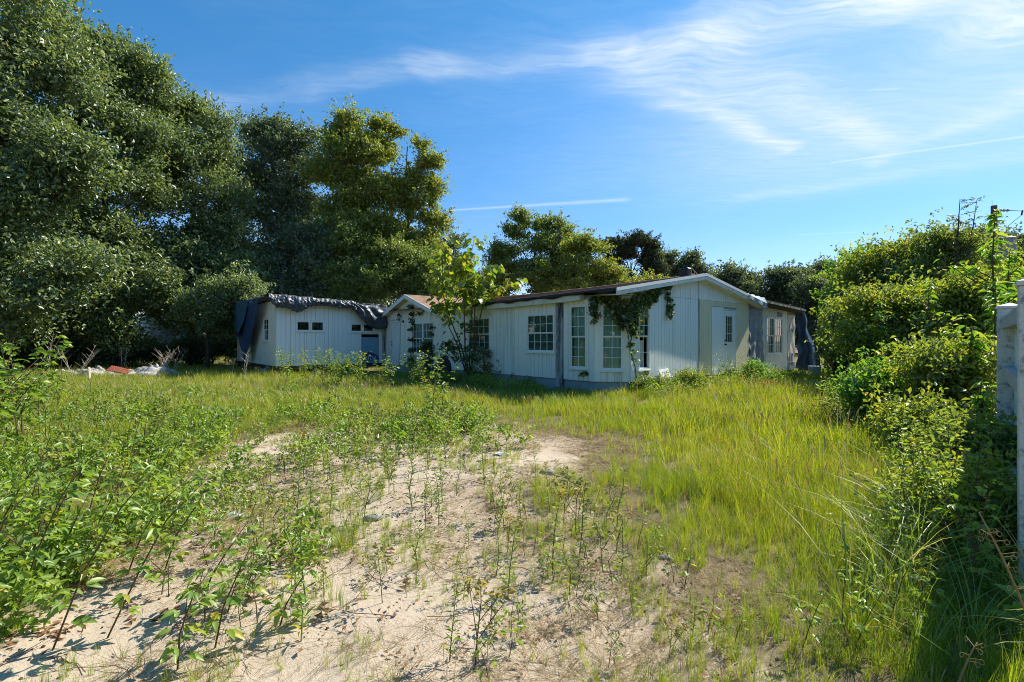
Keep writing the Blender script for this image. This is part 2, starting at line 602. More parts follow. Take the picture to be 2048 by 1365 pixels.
M['seed'] = foliage('seed_head', (.30, .24, .13), (.40, .33, .19), None, .3, .02, .6)
M['petal'] = surface('pink_petal', (.62, .28, .52), (.72, .40, .62), 9, .7)
M['petal_white'] = surface('white_petal', (.80, .80, .76), (.74, .75, .68), 9, .7)

# ------------------------------------------------------------------ ground
SAND_PX = [(-150, 1365), (60, 1200), (250, 1080), (330, 960), (400, 905), (520, 872), (640, 858), (780, 850), (905, 838), (1010, 855), (1185, 880), (1170, 960),
           (1215, 1040), (1330, 1140), (1430, 1250), (1520, 1365)]
SAND = np.array([tuple(px_ground(*p)[:2]) for p in SAND_PX] + [(1.6, -4.0), (-4.5, -4.0)])


def sand_dist(x, y):
    """Signed distance to the bare patch: positive inside."""
    x = np.asarray(x, float)
    y = np.asarray(y, float)
    inside = np.zeros(x.shape, bool)
    dmin = np.full(x.shape, 1e9)
    n = len(SAND)
    for i in range(n):
        x1, y1 = SAND[i]
        x2, y2 = SAND[(i + 1) % n]
        c = ((y1 > y) != (y2 > y)) & (x < (x2 - x1) * (y - y1) / (y2 - y1 + 1e-12) + x1)
        inside ^= c
        dx, dy = x2 - x1, y2 - y1
        t = np.clip(((x - x1) * dx + (y - y1) * dy) / (dx * dx + dy * dy), 0, 1)
        dmin = np.minimum(dmin, np.hypot(x - x1 - t * dx, y - y1 - t * dy))
    return np.where(inside, dmin, -dmin)


def vnoise(x, y, s, seed=0):
    """Smooth value noise 0..1 (for scattering and relief)."""
    x = np.asarray(x, float) * s + seed * 17.3
    y = np.asarray(y, float) * s + seed * 5.7
    xi = np.floor(x).astype(np.int64)
    yi = np.floor(y).astype(np.int64)
    fx = x - xi
    fy = y - yi

    def h(a, b):
        n = (a * 374761393 + b * 668265263 + seed * 1274126177) & 0xffffffff
        n = ((n ^ (n >> 13)) * 1274126177) & 0xffffffff
        return ((n ^ (n >> 16)) & 0xffff) / 65535.0
    fx = fx * fx * (3 - 2 * fx)
    fy = fy * fy * (3 - 2 * fy)
    a = h(xi, yi) * (1 - fx) + h(xi + 1, yi) * fx
    b = h(xi, yi + 1) * (1 - fx) + h(xi + 1, yi + 1) * fx
    return a * (1 - fy) + b * fy


def ground_z(x, y):
    x = np.asarray(x, float)
    y = np.asarray(y, float)
    near = np.clip(1 - np.hypot(x, y) / 16.0, 0, 1)
    z = (vnoise(x, y, .7, 1) - .5) * .10 + (vnoise(x, y, 2.3, 2) - .5) * .05 + (vnoise(x, y, 6.5, 3) - .5) * .022 + (vnoise(x, y, 15, 9) - .5) * .012
    return z * near


def build_ground():
    def axis(lo, hi, fine_lo, fine_hi, step):
        a = list(np.arange(fine_lo, fine_hi + 1e-6, step))
        s = step
        x = fine_hi
        while x < hi:
            s *= 1.35
            x += s
            a.append(x)
        s = step
        x = fine_lo
        while x > lo:
            s *= 1.35
            x -= s
            a.insert(0, x)
        return np.array(a)
    xs = axis(-450, 450, -8, 7, .075)
    ys = axis(-120, 600, 0.6, 12, .075)
    X, Y = np.meshgrid(xs, ys)
    Z = ground_z(X, Y)
    nx, ny = len(xs), len(ys)
    me = bpy.data.meshes.new('ground')
    co = np.stack([X.ravel(), Y.ravel(), Z.ravel()], 1)
    i = np.arange((nx - 1) * (ny - 1))
    r, c = i // (nx - 1), i % (nx - 1)
    a = r * nx + c
    quads = np.stack([a, a + 1, a + nx + 1, a + nx], 1)
    arrays_to_mesh(me, co, quads)
    me.polygons.foreach_set('use_smooth', [True] * len(me.polygons))
    at = me.attributes.new('sand', 'FLOAT', 'POINT')
    sd = sand_dist(co[:, 0], co[:, 1])
    at.data.foreach_set('value', np.clip(sd / 0.9 * .5 + .5, 0, 1).astype(np.float32))
    m, nt, out = new_mat('sandy_soil')
    L = nt.links
    b = node(nt, 'ShaderNodeBsdfPrincipled', Roughness=.95)
    b.inputs['Specular IOR Level'].default_value = .15
    L.new(b.outputs[0], out.inputs[0])
    g = node(nt, 'ShaderNodeNewGeometry')
    sa = node(nt, 'ShaderNodeAttribute', attribute_name='sand')
    n1 = node(nt, 'ShaderNodeTexNoise', Scale=1.7, Detail=8, Roughness=.7)
    n2 = node(nt, 'ShaderNodeTexNoise', Scale=38, Detail=5, Roughness=.7)
    n3 = node(nt, 'ShaderNodeTexNoise', Scale=5.5, Detail=8, Roughness=.75)
    n4 = node(nt, 'ShaderNodeTexVoronoi', Scale=55)
    for n in (n1, n2, n3, n4):
        L.new(g.outputs['Position'], n.inputs['Vector'])
    sand = node(nt, 'ShaderNodeMix', data_type='RGBA')
    L.new(n2.outputs['Fac'], sand.inputs[0])
    sand.inputs[6].default_value = (.395, .315, .232, 1)
    sand.inputs[7].default_value = (.545, .455, .350, 1)
    # dark crumbs of bark and gravel in the sand
    cr = node(nt, 'ShaderNodeMapRange')
    cr.inputs[1].default_value = .10
    cr.inputs[2].default_value = .22
    cr.inputs[3].default_value = 1
    cr.inputs[4].default_value = 0
    L.new(n4.outputs['Distance'], cr.inputs[0])
    cm = node(nt, 'ShaderNodeMapRange')
    cm.inputs[1].default_value = .44
    cm.inputs[2].default_value = .60
    L.new(n3.outputs['Fac'], cm.inputs[0])
    cmul = node(nt, 'ShaderNodeMath', operation='MULTIPLY')
    L.new(cr.outputs[0], cmul.inputs[0])
    L.new(cm.outputs[0], cmul.inputs[1])
    s2 = node(nt, 'ShaderNodeMix', data_type='RGBA')
    L.new(cmul.outputs[0], s2.inputs[0])
    L.new(sand.outputs[2], s2.inputs[6])
    s2.inputs[7].default_value = (.13, .10, .075, 1)
    # thatch and humus
    th = node(nt, 'ShaderNodeMix', data_type='RGBA')
    L.new(n2.outputs['Fac'], th.inputs[0])
    th.inputs[6].default_value = (.10, .085, .045, 1)
    th.inputs[7].default_value = (.26, .20, .12, 1)
    fm = node(nt, 'ShaderNodeMath', operation='MULTIPLY_ADD')
    L.new(n3.outputs['Fac'], fm.inputs[0])
    fm.inputs[1].default_value = .9
    fa = node(nt, 'ShaderNodeMath', operation='SUBTRACT')
    L.new(sa.outputs['Fac'], fa.inputs[0])
    fa.inputs[1].default_value = .45
    L.new(fa.outputs[0], fm.inputs[2])
    fr = node(nt, 'ShaderNodeMapRange')
    fr.inputs[1].default_value = .46
    fr.inputs[2].default_value = .64
    L.new(fm.outputs[0], fr.inputs[0])
    mx = node(nt, 'ShaderNodeMix', data_type='RGBA')
    L.new(fr.outputs[0], mx.inputs[0])
    L.new(th.outputs[2], mx.inputs[6])
    L.new(s2.outputs[2], mx.inputs[7])
    L.new(mx.outputs[2], b.inputs['Base Color'])
    bp = node(nt, 'ShaderNodeBump', Strength=.55, Distance=.02)
    hm = node(nt, 'ShaderNodeMath', operation='MULTIPLY_ADD')
    L.new(n3.outputs['Fac'], hm.inputs[0])
    hm.inputs[1].default_value = 2.2
    L.new(n2.outputs['Fac'], hm.inputs[2])
    L.new(hm.outputs[0], bp.inputs['Height'])
    L.new(bp.outputs[0], b.inputs['Normal'])
    me.materials.append(m)
    ob = bpy.data.objects.new('ground', me)
    COL.objects.link(ob)
    ob['kind'] = 'structure'
    ob['label'] = 'sandy lot floor with bare pale patch and brown thatch'


def arrays_to_mesh(me, co, faces, tris=None):
    """faces: (n,4) quads, tris: (m,3)."""
    nq = len(faces) if faces is not None else 0
    nt_ = len(tris) if tris is not None else 0
    me.vertices.add(len(co))
    me.vertices.foreach_set('co', np.asarray(co, np.float32).ravel())
    idx = []
    if nq:
        idx.append(np.asarray(faces, np.int32).ravel())
    if nt_:
        idx.append(np.asarray(tris, np.int32).ravel())
    idx = np.concatenate(idx)
    me.loops.add(len(idx))
    me.loops.foreach_set('vertex_index', idx)
    me.polygons.add(nq + nt_)
    st = np.concatenate([np.arange(nq) * 4, nq * 4 + np.arange(nt_) * 3]).astype(np.int32)
    me.polygons.foreach_set('loop_start', st)
    me.update(calc_edges=True)


build_ground()


# ------------------------------------------------------------------ walls
class Wall:
    def __init__(self, o, d, n):
        self.o = Vector((o[0], o[1]))
        self.d = Vector(d).normalized()
        self.n = Vector(n).normalized()

    def P(self, u, w, z):
        q = self.o + self.d * u + self.n * w
        return (q.x, q.y, z)

    def uz(self, px, py, w=0.0):
        """Where the line of sight of a photo pixel meets this wall."""
        k = (px - CX) / F
        o = self.o + self.n * w
        u = (k * o.y - o.x) / (self.d.x - k * self.d.y)
        t = o.y + self.d.y * u
        return u, CAMZ + (HY - py) / F * t

    def u(self, px, w=0.0):
        return self.uz(px, HY, w)[0]


D1 = Vector((-.643, .766))
D2 = Vector((.766, .643))
A = Vector((2.41, 14.5))
Bp = Vector((3.446, 14.41))
C = Vector((2.883, 13.94))
W_long = Wall(A, D1, -D2)
W_cham = Wall(A, Bp - A, Vector((-.087, -.996)))
W_gab = Wall(Bp, D2, -D1)          # u = 0 at the chamfer edge
GU = (Bp - C).length               # offset of gable u from the virtual corner C
Q = Vector((-10.39, 21.73))
W_lf = Wall(Q, D2, -D1)            # left addition front
W_le = Wall(Q, D1, -D2)            # left addition end
LF_LEN = 5.16
W_right = Wall(C + D2 * 8.28 + D1 * .35, D2, -D1)


def intervals(z0, z1, u, ops):
    segs = [(z0, z1)]
    for (a, b, c, d) in ops:
        if a - 1e-4 < u < b + 1e-4:
            new = []
            for s0, s1 in segs:
                if c > s0:
                    new.append((s0, min(s1, c)))
                if d < s1:
                    new.append((max(s0, d), s1))
            segs = [s for s in new if s[1] - s[0] > .004]
    return segs


def siding(T, W, breaks, z0, ztop, ops, mats, groove=.2, zseam=None, gap=.006):
    """Grooved sheet siding: one object per sheet, each rib of the sheet standing proud of the wall core."""
    for i in range(len(breaks) - 1):
        a, b = breaks[i], breaks[i + 1]
        mat = mats[i] if isinstance(mats, list) else mats
        cuts = set([a, b])
        k = 1
        while a + groove * k < b - .05:
            cuts.add(a + groove * k)
            k += 1
        edges = set(cuts)
        for o in ops:
            for e in o[:2]:
                if a < e < b:
                    edges.add(e)
        edges = sorted(edges)
        parts = [(z0, None)] if zseam is None else [(z0, zseam - .004), (zseam + .006, None)]
        for (pz0, pz1) in parts:
            mb = MB()
            for j in range(len(edges) - 1):
                c0, c1 = edges[j], edges[j + 1]
                if c1 - c0 < .004:
                    continue
                g0 = gap if c0 in cuts else 0
                g1 = gap if c1 in cuts else 0
                if c0 == a:
                    g0 = gap * .8
                if c1 == b:
                    g1 = gap * .8
                e0, e1 = c0 + g0, c1 - g1
                if e1 - e0 < .003:
                    continue
                t0, t1 = ztop(e0), ztop(e1)
                top = min(t0, t1) if pz1 is None else pz1
                if top - pz0 < .01 and max(t0, t1) - pz0 < .02:
                    continue
                for (s0, s1) in intervals(pz0, max(top, pz0 + .005), (c0 + c1) / 2, ops):
                    last = abs(s1 - top) < 1e-6 and pz1 is None
                    mb.wbox(W, e0, e1, .002, .016, s0, t0 if last else s1, t1 if last else s1)
            if mb.v:
                T.part('siding_panel', mb, mat)


def core(T, W, u0, u1, z0, ztop, ops, mat=None, th=.1, cuts=(), name='wall'):
    mb = MB()
    e = sorted(set([u0, u1] + [x for o in ops for x in o[:2] if u0 < x < u1] + [c for c in cuts if u0 < c < u1]))
    for a, b in zip(e[:-1], e[1:]):
        t0, t1 = ztop(a), ztop(b)
        top = min(t0, t1)
        for (s0, s1) in intervals(z0, top, (a + b) / 2, ops):
            last = abs(s1 - top) < 1e-6
            mb.wbox(W, a, b, -th, .0, s0, t0 if last else s1, t1 if last else s1)
    return T.part(name, mb, mat or M['backing'])


def muntins(W, u0, u1, z0, z1, cols, rows, w, r=.008):
    mb = MB()
    for i in range(1, cols):
        u = u0 + (u1 - u0) * i / cols
        mb.wbox(W, u - r, u + r, w - .008, w + .004, z0, z1)
    for j in range(1, rows):
        z = z0 + (z1 - z0) * j / rows
        for i in range(cols):
            a = u0 + (u1 - u0) * i / cols + (r if i else 0)
            b = u0 + (u1 - u0) * (i + 1) / cols - (r if i < cols - 1 else 0)
            mb.wbox(W, a, b, w - .007, w + .003, z - r, z + r)
    return mb


def frame_mb(W, u0, u1, z0, z1, cw, w0, w1, sill=True):
    mb = MB()
    mb.wbox(W, u0, u0 + cw, w0, w1, z0 + cw, z1 - cw)
    mb.wbox(W, u1 - cw, u1, w0, w1, z0 + cw, z1 - cw)
    mb.wbox(W, u0, u1, w0, w1, z1 - cw, z1)
    mb.wbox(W, u0, u1, w0, w1, z0, z0 + cw)
    if sill:
        mb.wbox(W, u0 - .02, u1 + .02, w0, w1 + .035, z0 - .035, z0 - .002)
    return mb


def window(T, W, u0, u1, z0, z1, cols=2, rows=3, back='blind', cw=.05, split=True, bars=True, name='window', lower_bars=True, low_back=None, bare_low=False):
    """Casing with sashes, panes, bars and what hangs behind the glass; returns the opening."""
    fr = T.part(name, frame_mb(W, u0, u1, z0, z1, cw, -.05, .04), M['white'])
    a, b, c, d = u0 + cw, u1 - cw, z0 + cw, z1 - cw
    sashes = [(c, d)]
    if split:
        mid = (c + d) / 2
        sashes = [(mid, d), (c, mid)]
    s = .025
    for k, (s0, s1) in enumerate(sashes):
        w = .018 - .022 * k
        sb = MB()
        sb.wbox(W, a, a + s, w - .02, w + .01, s0 + s, s1 - s)
        sb.wbox(W, b - s, b, w - .02, w + .01, s0 + s, s1 - s)
        sb.wbox(W, a, b, w - .02, w + .01, s1 - s, s1)
        sb.wbox(W, a, b, w - .02, w + .01, s0, s0 + s)
        T.part('sash', sb, M['white'], fr)
        if bare_low and k == 1:
            pb = MB()
            pb.wbox(W, a + s, a + s + (b - a) * .30, w - .012, w - .008, s0 + s, s1 - s)
        else:
            pb = MB()
            pb.wbox(W, a + s, b - s, w - .012, w - .008, s0 + s, s1 - s)
            T.part('pane', pb, M['glass'], fr)
        if bars and (k == 0 or lower_bars):
            T.part('glazing_bar', muntins(W, a + s, b - s, s0 + s, s1 - s, cols, rows if not (bare_low and k == 1) else 2, w), M['white'], fr)
    low, hi = (c, d)
    if back == 'blind':
        bb = MB()
        z = low
        while z < hi - .02:
            bb.add([W.P(a, -.085, z), W.P(b, -.085, z), W.P(b, -.067, z + .026), W.P(a, -.067, z + .026)], [(0, 1, 2, 3)])
            z += .03
        T.part('blind', bb, M['blind'], fr)
    elif back in ('curtain', 'curtain_g'):
        zz = [(low, hi, back)] if not low_back else [((low + hi) / 2, hi, back), (low, (low + hi) / 2 - .003, low_back)]
        for (l0, h0, mm) in zz:
            bb = MB()
            n = 14
            vs = []
            for i in range(n + 1):
                u = a + (b - a) * i / n
                wv = -.09 + .018 * math.sin(i * 1.9 + l0 * 5)
                vs += [W.P(u, wv, l0), W.P(u, wv, h0)]
            bb.add(vs, [(2 * i, 2 * i + 2, 2 * i + 3, 2 * i + 1) for i in range(n)])
            T.part('curtain', bb, M[mm], fr)
    return fr


def op(u0, u1, z0, z1, e=.012):
    return (u0 + e, u1 - e, z0 + e, z1 - e)


def win_rect(W, x0, y0, x1, y1):
    """Wall rectangle from two opposite photo corners: heights measured at the right edge."""
    ua, ub = W.u(x0), W.u(x1)
    zt = W.uz(x1, y0)[1]
    zb = W.uz(x1, y1)[1]
    return (min(ua, ub), max(ua, ub), zb, zt)


# ------------------------------------------------------------------ the mobile home
T = Thing('mobile_home', (A.x, A.y, 0), 'long cream mobile home with brown shingle roof, chamfered window corner and vine', 'house')
HOME = T
ZF = .37


def zroof(u):          # top surface of the main roof, u measured from the virtual corner along the gable
    return 3.83 - .168 * abs(u - 4.5)


LONG_TOP = 2.80
u_gs = W_long.u(876)      # where the entry gable begins
u_ge = 13.77
apex_t = 11.06


def zgable(t):
    return 3.69 - .34 * abs(t - apex_t)


# windows of the long wall
w_a = win_rect(W_long, 937, 634, 981, 703.5)
w_b = win_rect(W_long, 1054, 626, 1110, 706)
w_1 = win_rect(W_long, 1140, 608.5, 1174.5, 739)
w_e = win_rect(W_long, 826, 644, 868, 711)
d_e = (W_long.u(797), W_long.u(784), ZF + .04, 2.40)
d_e = (min(d_e[:2]), max(d_e[:2]), d_e[2], d_e[3])
ops_long = [op(*w_a), op(*w_b), op(*w_1)]
ops_entry = [op(*w_e), d_e]
p_post0, p_post1 = W_long.u(1127.5), W_long.u(1113)
core(T, W_long, 0, u_gs, ZF, lambda u: 2.92, ops_long, M['backing'])
core(T, W_long, u_gs, u_ge, ZF, lambda u: min(zgable(u) - .14, 9), ops_entry, M['backing'], cuts=(apex_t,))
br = [0, W_long.u(1135), p_post0]
siding(T, W_long, br, ZF, lambda u: LONG_TOP, ops_long, [M['paint'], M['paint']])
br2 = [p_post1, W_long.u(1103)]
while br2[-1] + 1.22 < u_gs - .3:
    br2.append(br2[-1] + 1.22)
br2.append(u_gs)
siding(T, W_long, br2, ZF, lambda u: LONG_TOP, ops_long, [M['paint']] * 21)
pb = MB()
pb.wbox(W_long, p_post0 + .004, p_post1 - .004, .018, .05, .1, LONG_TOP)
T.part('corner_board', pb, M['bare_post'])
br3 = [u_gs]
while br3[-1] + 1.22 < u_ge - .3:
    br3.append(br3[-1] + 1.22)
br3.append(u_ge)
siding(T, W_long, br3, ZF, lambda u: zgable(u) - .15, ops_entry, M['paint'], groove=.3)
# chamfer
CH = (Bp - A).length
w_2 = win_rect(W_cham, 1201.5, 606, 1247, 741.5)
core(T, W_cham, 0, CH, ZF, lambda u: 2.92, [op(*w_2)])
siding(T, W_cham, [0, CH], ZF, lambda u: 2.88, [op(*w_2)], M['paint'])
# gable end
G_END = 8.28 - GU
w_3 = win_rect(W_gab, 1275, 607, 1298.5, 739.5)
door_u0, door_u1 = W_gab.u(1446.5), W_gab.u(1470.5)
door = (door_u0, door_u1, .50, W_gab.uz(1458, 622)[1])
zg = lambda u: zroof(u + GU) - .17
core(T, W_gab, 0, G_END, ZF, zg, [op(*w_3), door], cuts=(4.5 - GU,))
seam_z = W_gab.uz(1370, 597)[1]
b_ = [0, W_gab.u(1311), W_gab.u(1355), W_gab.u(1396)]
b2_ = [W_gab.u(1397.5), W_gab.u(1421.5), W_gab.u(1446), W_gab.u(1472), G_END]
siding(T, W_gab, b_, ZF, zg, [op(*w_3)], M['paint_blue'], groove=.152, zseam=seam_z)
siding(T, W_gab, b2_, ZF, lambda u: seam_z - .004, [door, (b2_[1], b2_[3] + .01, ZF, door[3] + .12)], M['beige'], groove=.152)
pb = MB()                                # pale sheet beside the door
k = b2_[1]
while k < b2_[2] - .02:
    pb.wbox(W_gab, k + .004, min(k + .152, b2_[2]) - .004, .018, .034, ZF - .02, door[3] + .10)
    k += .152
o = T.part('siding_panel', pb, M['paint_blue'])
o['label'] = 'pale blue grey sheet of siding left of the door'
siding(T, W_gab, [b2_[3] + .012, G_END], ZF, lambda u: .372, [], M['beige'])
pb = MB()
k = b2_[0]
seg = [k, (k + G_END) / 2, G_END]
for a, b in zip(seg[:-1], seg[1:]):      # gable sheets above the beige part
    mb = MB()
    u = a
    while u < b - .01:
        v = min(u + .152, b)
        za, zb = zg(u + .006), zg(v - .006)
        if min(za, zb) > seam_z + .02:
            mb.wbox(W_gab, u + .006, v - .006, .002, .016, seam_z + .006, za, zb)
        u = v
    if mb.v:
        T.part('siding_panel', mb, M['paint_blue'])
pb = MB()
pb.wbox(W_gab, W_gab.u(1396) - .012, W_gab.u(1397.5) + .012, .018, .03, ZF - .02, seam_z)
T.part('trim_strip', pb, M['bare_post'])
for (xa, W_, ztop) in ((0.0, W_cham, 2.88), (CH, W_cham, 2.88)):
    pb = MB()
    pb.wbox(W_, xa - .025, xa + .025, .012, .03, ZF, ztop)
    T.part('corner_trim', pb, M['trim'])

# windows
window(T, W_long, *w_a, cols=4, rows=2, back='blind')
window(T, W_long, *w_b, cols=4, rows=2, back='blind')
window(T, W_long, *w_1, cols=2, rows=3, back='curtain', low_back='curtain_g')
window(T, W_cham, *w_2, cols=2, rows=3, back='curtain')
window(T, W_gab, *w_3, cols=2, rows=3, back='dark', bare_low=True)
um = (w_e[0] + w_e[1]) / 2
for (a, b) in ((w_e[0], um - .003), (um + .003, w_e[1])):
    window(T, W_long, a, b, w_e[2], w_e[3], cols=3, rows=2, back='blind', cw=.04)
# the pulled-back curtain and the pale panel behind the open corner window
cb = MB()
cb.wbox(W_gab, (w_3[0] + w_3[1]) / 2, w_3[1] - .07, -.16, -.15, w_3[2] + .06, (w_3[2] + w_3[3]) / 2 - .12)
T.part('curtain', cb, M['curtain'])
cb = MB()
cb.wbox(W_gab, w_3[0] + .06, w_3[1] - .06, -.14, -.13, (w_3[2] + w_3[3]) / 2, w_3[3] - .05)
T.part('blind', cb, M['blind'])


def panel_door(W, u0, u1, z0, z1, lite, mat, knob_left, w0=-.03, w1=.012):
    db = MB()
    if lite:
        a, b, c, d = lite
        db.wbox(W, u0, a, w0, w1, z0, z1)
        db.wbox(W, b, u1, w0, w1, z0, z1)
        db.wbox(W, a, b, w0, w1, z0, c)
        db.wbox(W, a, b, w0, w1, d, z1)
    else:
        db.wbox(W, u0, u1, w0, w1, z0, z1)
    dr = T.part('door', db, mat)
    if lite:
        a, b, c, d = lite
        pb = MB()
        pb.wbox(W, a, b, -.008, -.003, c, d)
        T.part('pane', pb, M['glass'], dr)
        T.part('glazing_bar', muntins(W, a, b, c, d, 3, 3, .006), M['white'], dr)
        T.part('lite_frame', frame_mb(W, a - .035, b + .035, c - .035, d + .035, .035, w1 + .001, w1 + .012, sill=False), M['white'], dr)
    # raised panels
    rows = [(z0 + .15, z0 + .85)] if lite else [(z0 + .12, z0 + .62), (z0 + .75, z0 + 1.45), (z0 + 1.57, z1 - .1)]
    for (r0, r1) in rows:
        for k in range(2):
            m0 = u0 + (u1 - u0) * (.13 + .42 * k)
            m1 = m0 + (u1 - u0) * .32
            pb = frame_mb(W, m0, m1, r0, r1, .022, w1 + .001, w1 + .009, sill=False)
            T.part('door_panel', pb, mat, dr)
    ku = u0 + .07 if knob_left else u1 - .07
    for kz in (z0 + .93, z0 + 1.08):
        kb = MB()
        kb.bar(W.P(ku, w1, kz), W.P(ku, w1 + .06, kz), .014, 8)
        kb.bar(W.P(ku, w1 + .045, kz), W.P(ku, w1 + .075, kz), .03, 8)
        T.part('door_knob', kb, M['black_metal'], dr)
    return dr


lu0, lz1 = W_gab.uz(1450.5, 633)
lu1, lz0 = W_gab.uz(1464, 684)
panel_door(W_gab, door[0] + .004, door[1] - .004, door[2], door[3], (lu0, lu1, lz0, lz1), M['white'], True)
cb = MB()
cb.wbox(W_gab, lu0 - .05, lu1 + .05, -.3, -.29, lz0 - .1, lz1 + .1)
T.part('curtain', cb, M['curtain_g'])
pb = MB()
pb.wbox(W_gab, door[1] - .002, door[1] + .035, -.05, .03, ZF, door[3] + .05)
pb.wbox(W_gab, door[0] - .02, door[0] + .002, -.05, .036, ZF + .1, door[3] + .05)
pb.wbox(W_gab, door[0] + .003, door[1] - .003, -.05, .03, door[3] + .001, door[3] + .05)
T.part('door_frame', pb, M['trim'])
pb = MB()
pb.wbox(W_gab, door[0] - .02, door[1] + .02, -.1, .06, ZF - .02, door[2] - .005)
T.part('threshold', pb, M['underframe'])
panel_door(W_long, d_e[0] + .004, d_e[1] - .004, d_e[2], d_e[3], None, M['white'], False)
pb = MB()
pb.wbox(W_long, d_e[1] - .002, d_e[1] + .05, -.05, .03, ZF, d_e[3] + .06)
pb.wbox(W_long, d_e[0] - .05, d_e[0] + .002, -.05, .03, ZF, d_e[3] + .06)
pb.wbox(W_long, d_e[0] + .003, d_e[1] - .003, -.05, .03, d_e[3] + .001, d_e[3] + .06)
T.part('door_frame', pb, M['trim'])
# coach lamp beside the entry door
lu, lz = W_long.uz(804, 641)
lb = MB()
cpos = Vector(W_long.P(lu, .17, lz))
bu, bz = W_long.uz(808, 643.5)
lb.bar(W_long.P(bu, .0, bz), W_long.P(bu, .05, bz), .06, 10)
lb.tube([W_long.P(bu, .05, bz), W_long.P((bu + lu) / 2, .13, bz - .02), cpos + Vector((0, 0, -.03))], .014, 6)
lamp = T.part('wall_lantern', lb, M['black_metal'])
lb = MB()
lb.lathe(cpos, [(.02, -.03), (.05, 0), (.055, .02)], 8)
lb.lathe(cpos, [(.105, .21), (.09, .24), (.04, .31), (.015, .33), (.012, .37), (.0, .38)], 8)
for k in range(6):
    a = k * math.pi / 3
    lb.bar(cpos + Vector((.052 * math.cos(a), .052 * math.sin(a), .02)), cpos + Vector((.088 * math.cos(a), .088 * math.sin(a), .22)), .007, 4)
T.part('lantern_cage', lb, M['black_metal'], lamp, smooth=False)
lb = MB()
lb.lathe(cpos, [(.045, .02), (.078, .21)], 8)
T.part('pane', lb, M['glass'], lamp)
# conduit running down the wall under the lamp
lb = MB()
lb.tube([W_long.P(W_long.u(801.5), .03, lz - .1), W_long.P(W_long.u(801), .03, 1.2), W_long.P(W_long.u(800.5), .03, ZF)], .022, 6)
lb.tube([W_long.P(W_long.u(784), .03, 2.56), W_long.P(W_long.u(801.5), .03, 2.58)], .014, 6)
T.part('conduit', lb, M['bare_post'])

# skirting below the long wall and the chamfer, piers and beam below the gable
for a in np.arange(0, 13.7, 1.22):
    sk = MB()
    sk.wbox(W_long, a + .008, min(a + 1.212, u_ge), -.06, -.03, -.15, ZF)
    T.part('skirting_panel', sk, M['skirt'])
sk = MB()
sk.wbox(W_cham, .02, CH - .02, -.06, -.03, -.15, ZF)
T.part('skirting_panel', sk, M['skirt'])
sk = MB()
sk.wbox(W_gab, 0, G_END, -.16, -.03, ZF - .14, ZF)
T.part('floor_beam', sk, M['underframe'])
for u in (1.2, 3.2, 5.0, 6.2, 7.0):
    sk = MB()
    sk.wbox(W_gab, u, u + .4, -.5, -.2, -.1, .10)
    sk.wbox(W_gab, u + .02, u + .38, -.49, -.21, .103, ZF - .145)
    T.part('pier', sk, M['concrete'])
# floor and back of the dark inside
V2 = lambda p, z: (p.x, p.y, z)
fl = MB()
far0 = C + D1 * 14.4
fl.add([V2(A + D2 * .12, ZF + .01), V2(Bp + D1 * .12, ZF + .01), V2(C + D2 * 8.2 + D1 * .12, ZF + .01), V2(far0 + D2 * 8.2, ZF + .01), V2(far0 + D2 * .12, ZF + .01)], [(0, 1, 2, 3, 4)])
T.part('floor', fl, M['dark'])
W_back = Wall(C + D2 * 8.26, D1, D2)
W_far = Wall(far0, D2, D1)
bw = MB()
bw.wbox(W_back, .1, 14.4, -.1, 0, .1, 3.0)
T.part('wall', bw, M['paint'])
bw = MB()
bw.wbox(W_far, 0, 8.25, -.1, 0, .1, zroof(4.5) - 1.0)
T.part('wall', bw, M['paint'])
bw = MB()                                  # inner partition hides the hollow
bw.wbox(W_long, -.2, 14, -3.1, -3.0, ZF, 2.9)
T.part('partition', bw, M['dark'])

# roof: two long slopes, drawn as slabs with thickness and a ragged front edge
roofbm = MB()
W_roof = Wall(C - D1 * .30, D2, -D1)       # u across, w negative goes back


def RP(u, s, z):      # u across from C, s along the ridge
    q = C + D2 * u + D1 * s
    return (q.x, q.y, z)


def sag(s):
    return -.07 * math.sin(min(max(s / 14.5, 0), 1) * math.pi)


SEG = 24
front, back_ = MB(), MB()
for mbx, (ua, ub) in ((front, (-.28, 4.5)), (back_, (4.5, 9.03))):
    vs = []
    for i in range(SEG + 1):
        s = -.30 + 15.0 * i / SEG
        for u in (ua, ub):
            z = zroof(u) + sag(s)
            vs += [RP(u, s, z), RP(u, s, z - .055)]
    fs = []
    for i in range(SEG):
        a = 4 * i
        b = a + 4
        fs += [(a, a + 2, b + 2, b), (a + 1, b + 1, b + 3, a + 3), (a, b, b + 1, a + 1), (a + 2, a + 3, b + 3, b + 2)]
    fs += [(0, 1, 3, 2), (4 * SEG, 4 * SEG + 2, 4 * SEG + 3, 4 * SEG + 1)]
    mbx.add(vs, fs)
rf = T.part('roof', front, M['shingle'])
rb = T.part('roof', back_, M['shingle'])
# ridge cap shingles
rc = MB()
for i in range(46):
    s = -.28 + i * .32
    z = zroof(4.5) + sag(s) + .006 + .004 * (i % 2)
    rc.add([RP(4.33, s, z - .03), RP(4.5, s, z + .006), RP(4.67, s, z - .03), RP(4.33, s + .34, z - .035), RP(4.5, s + .34, z), RP(4.67, s + .34, z - .035)],
           [(0, 1, 4, 3), (1, 2, 5, 4)])
T.part('ridge_cap', rc, M['shingle'], rf)
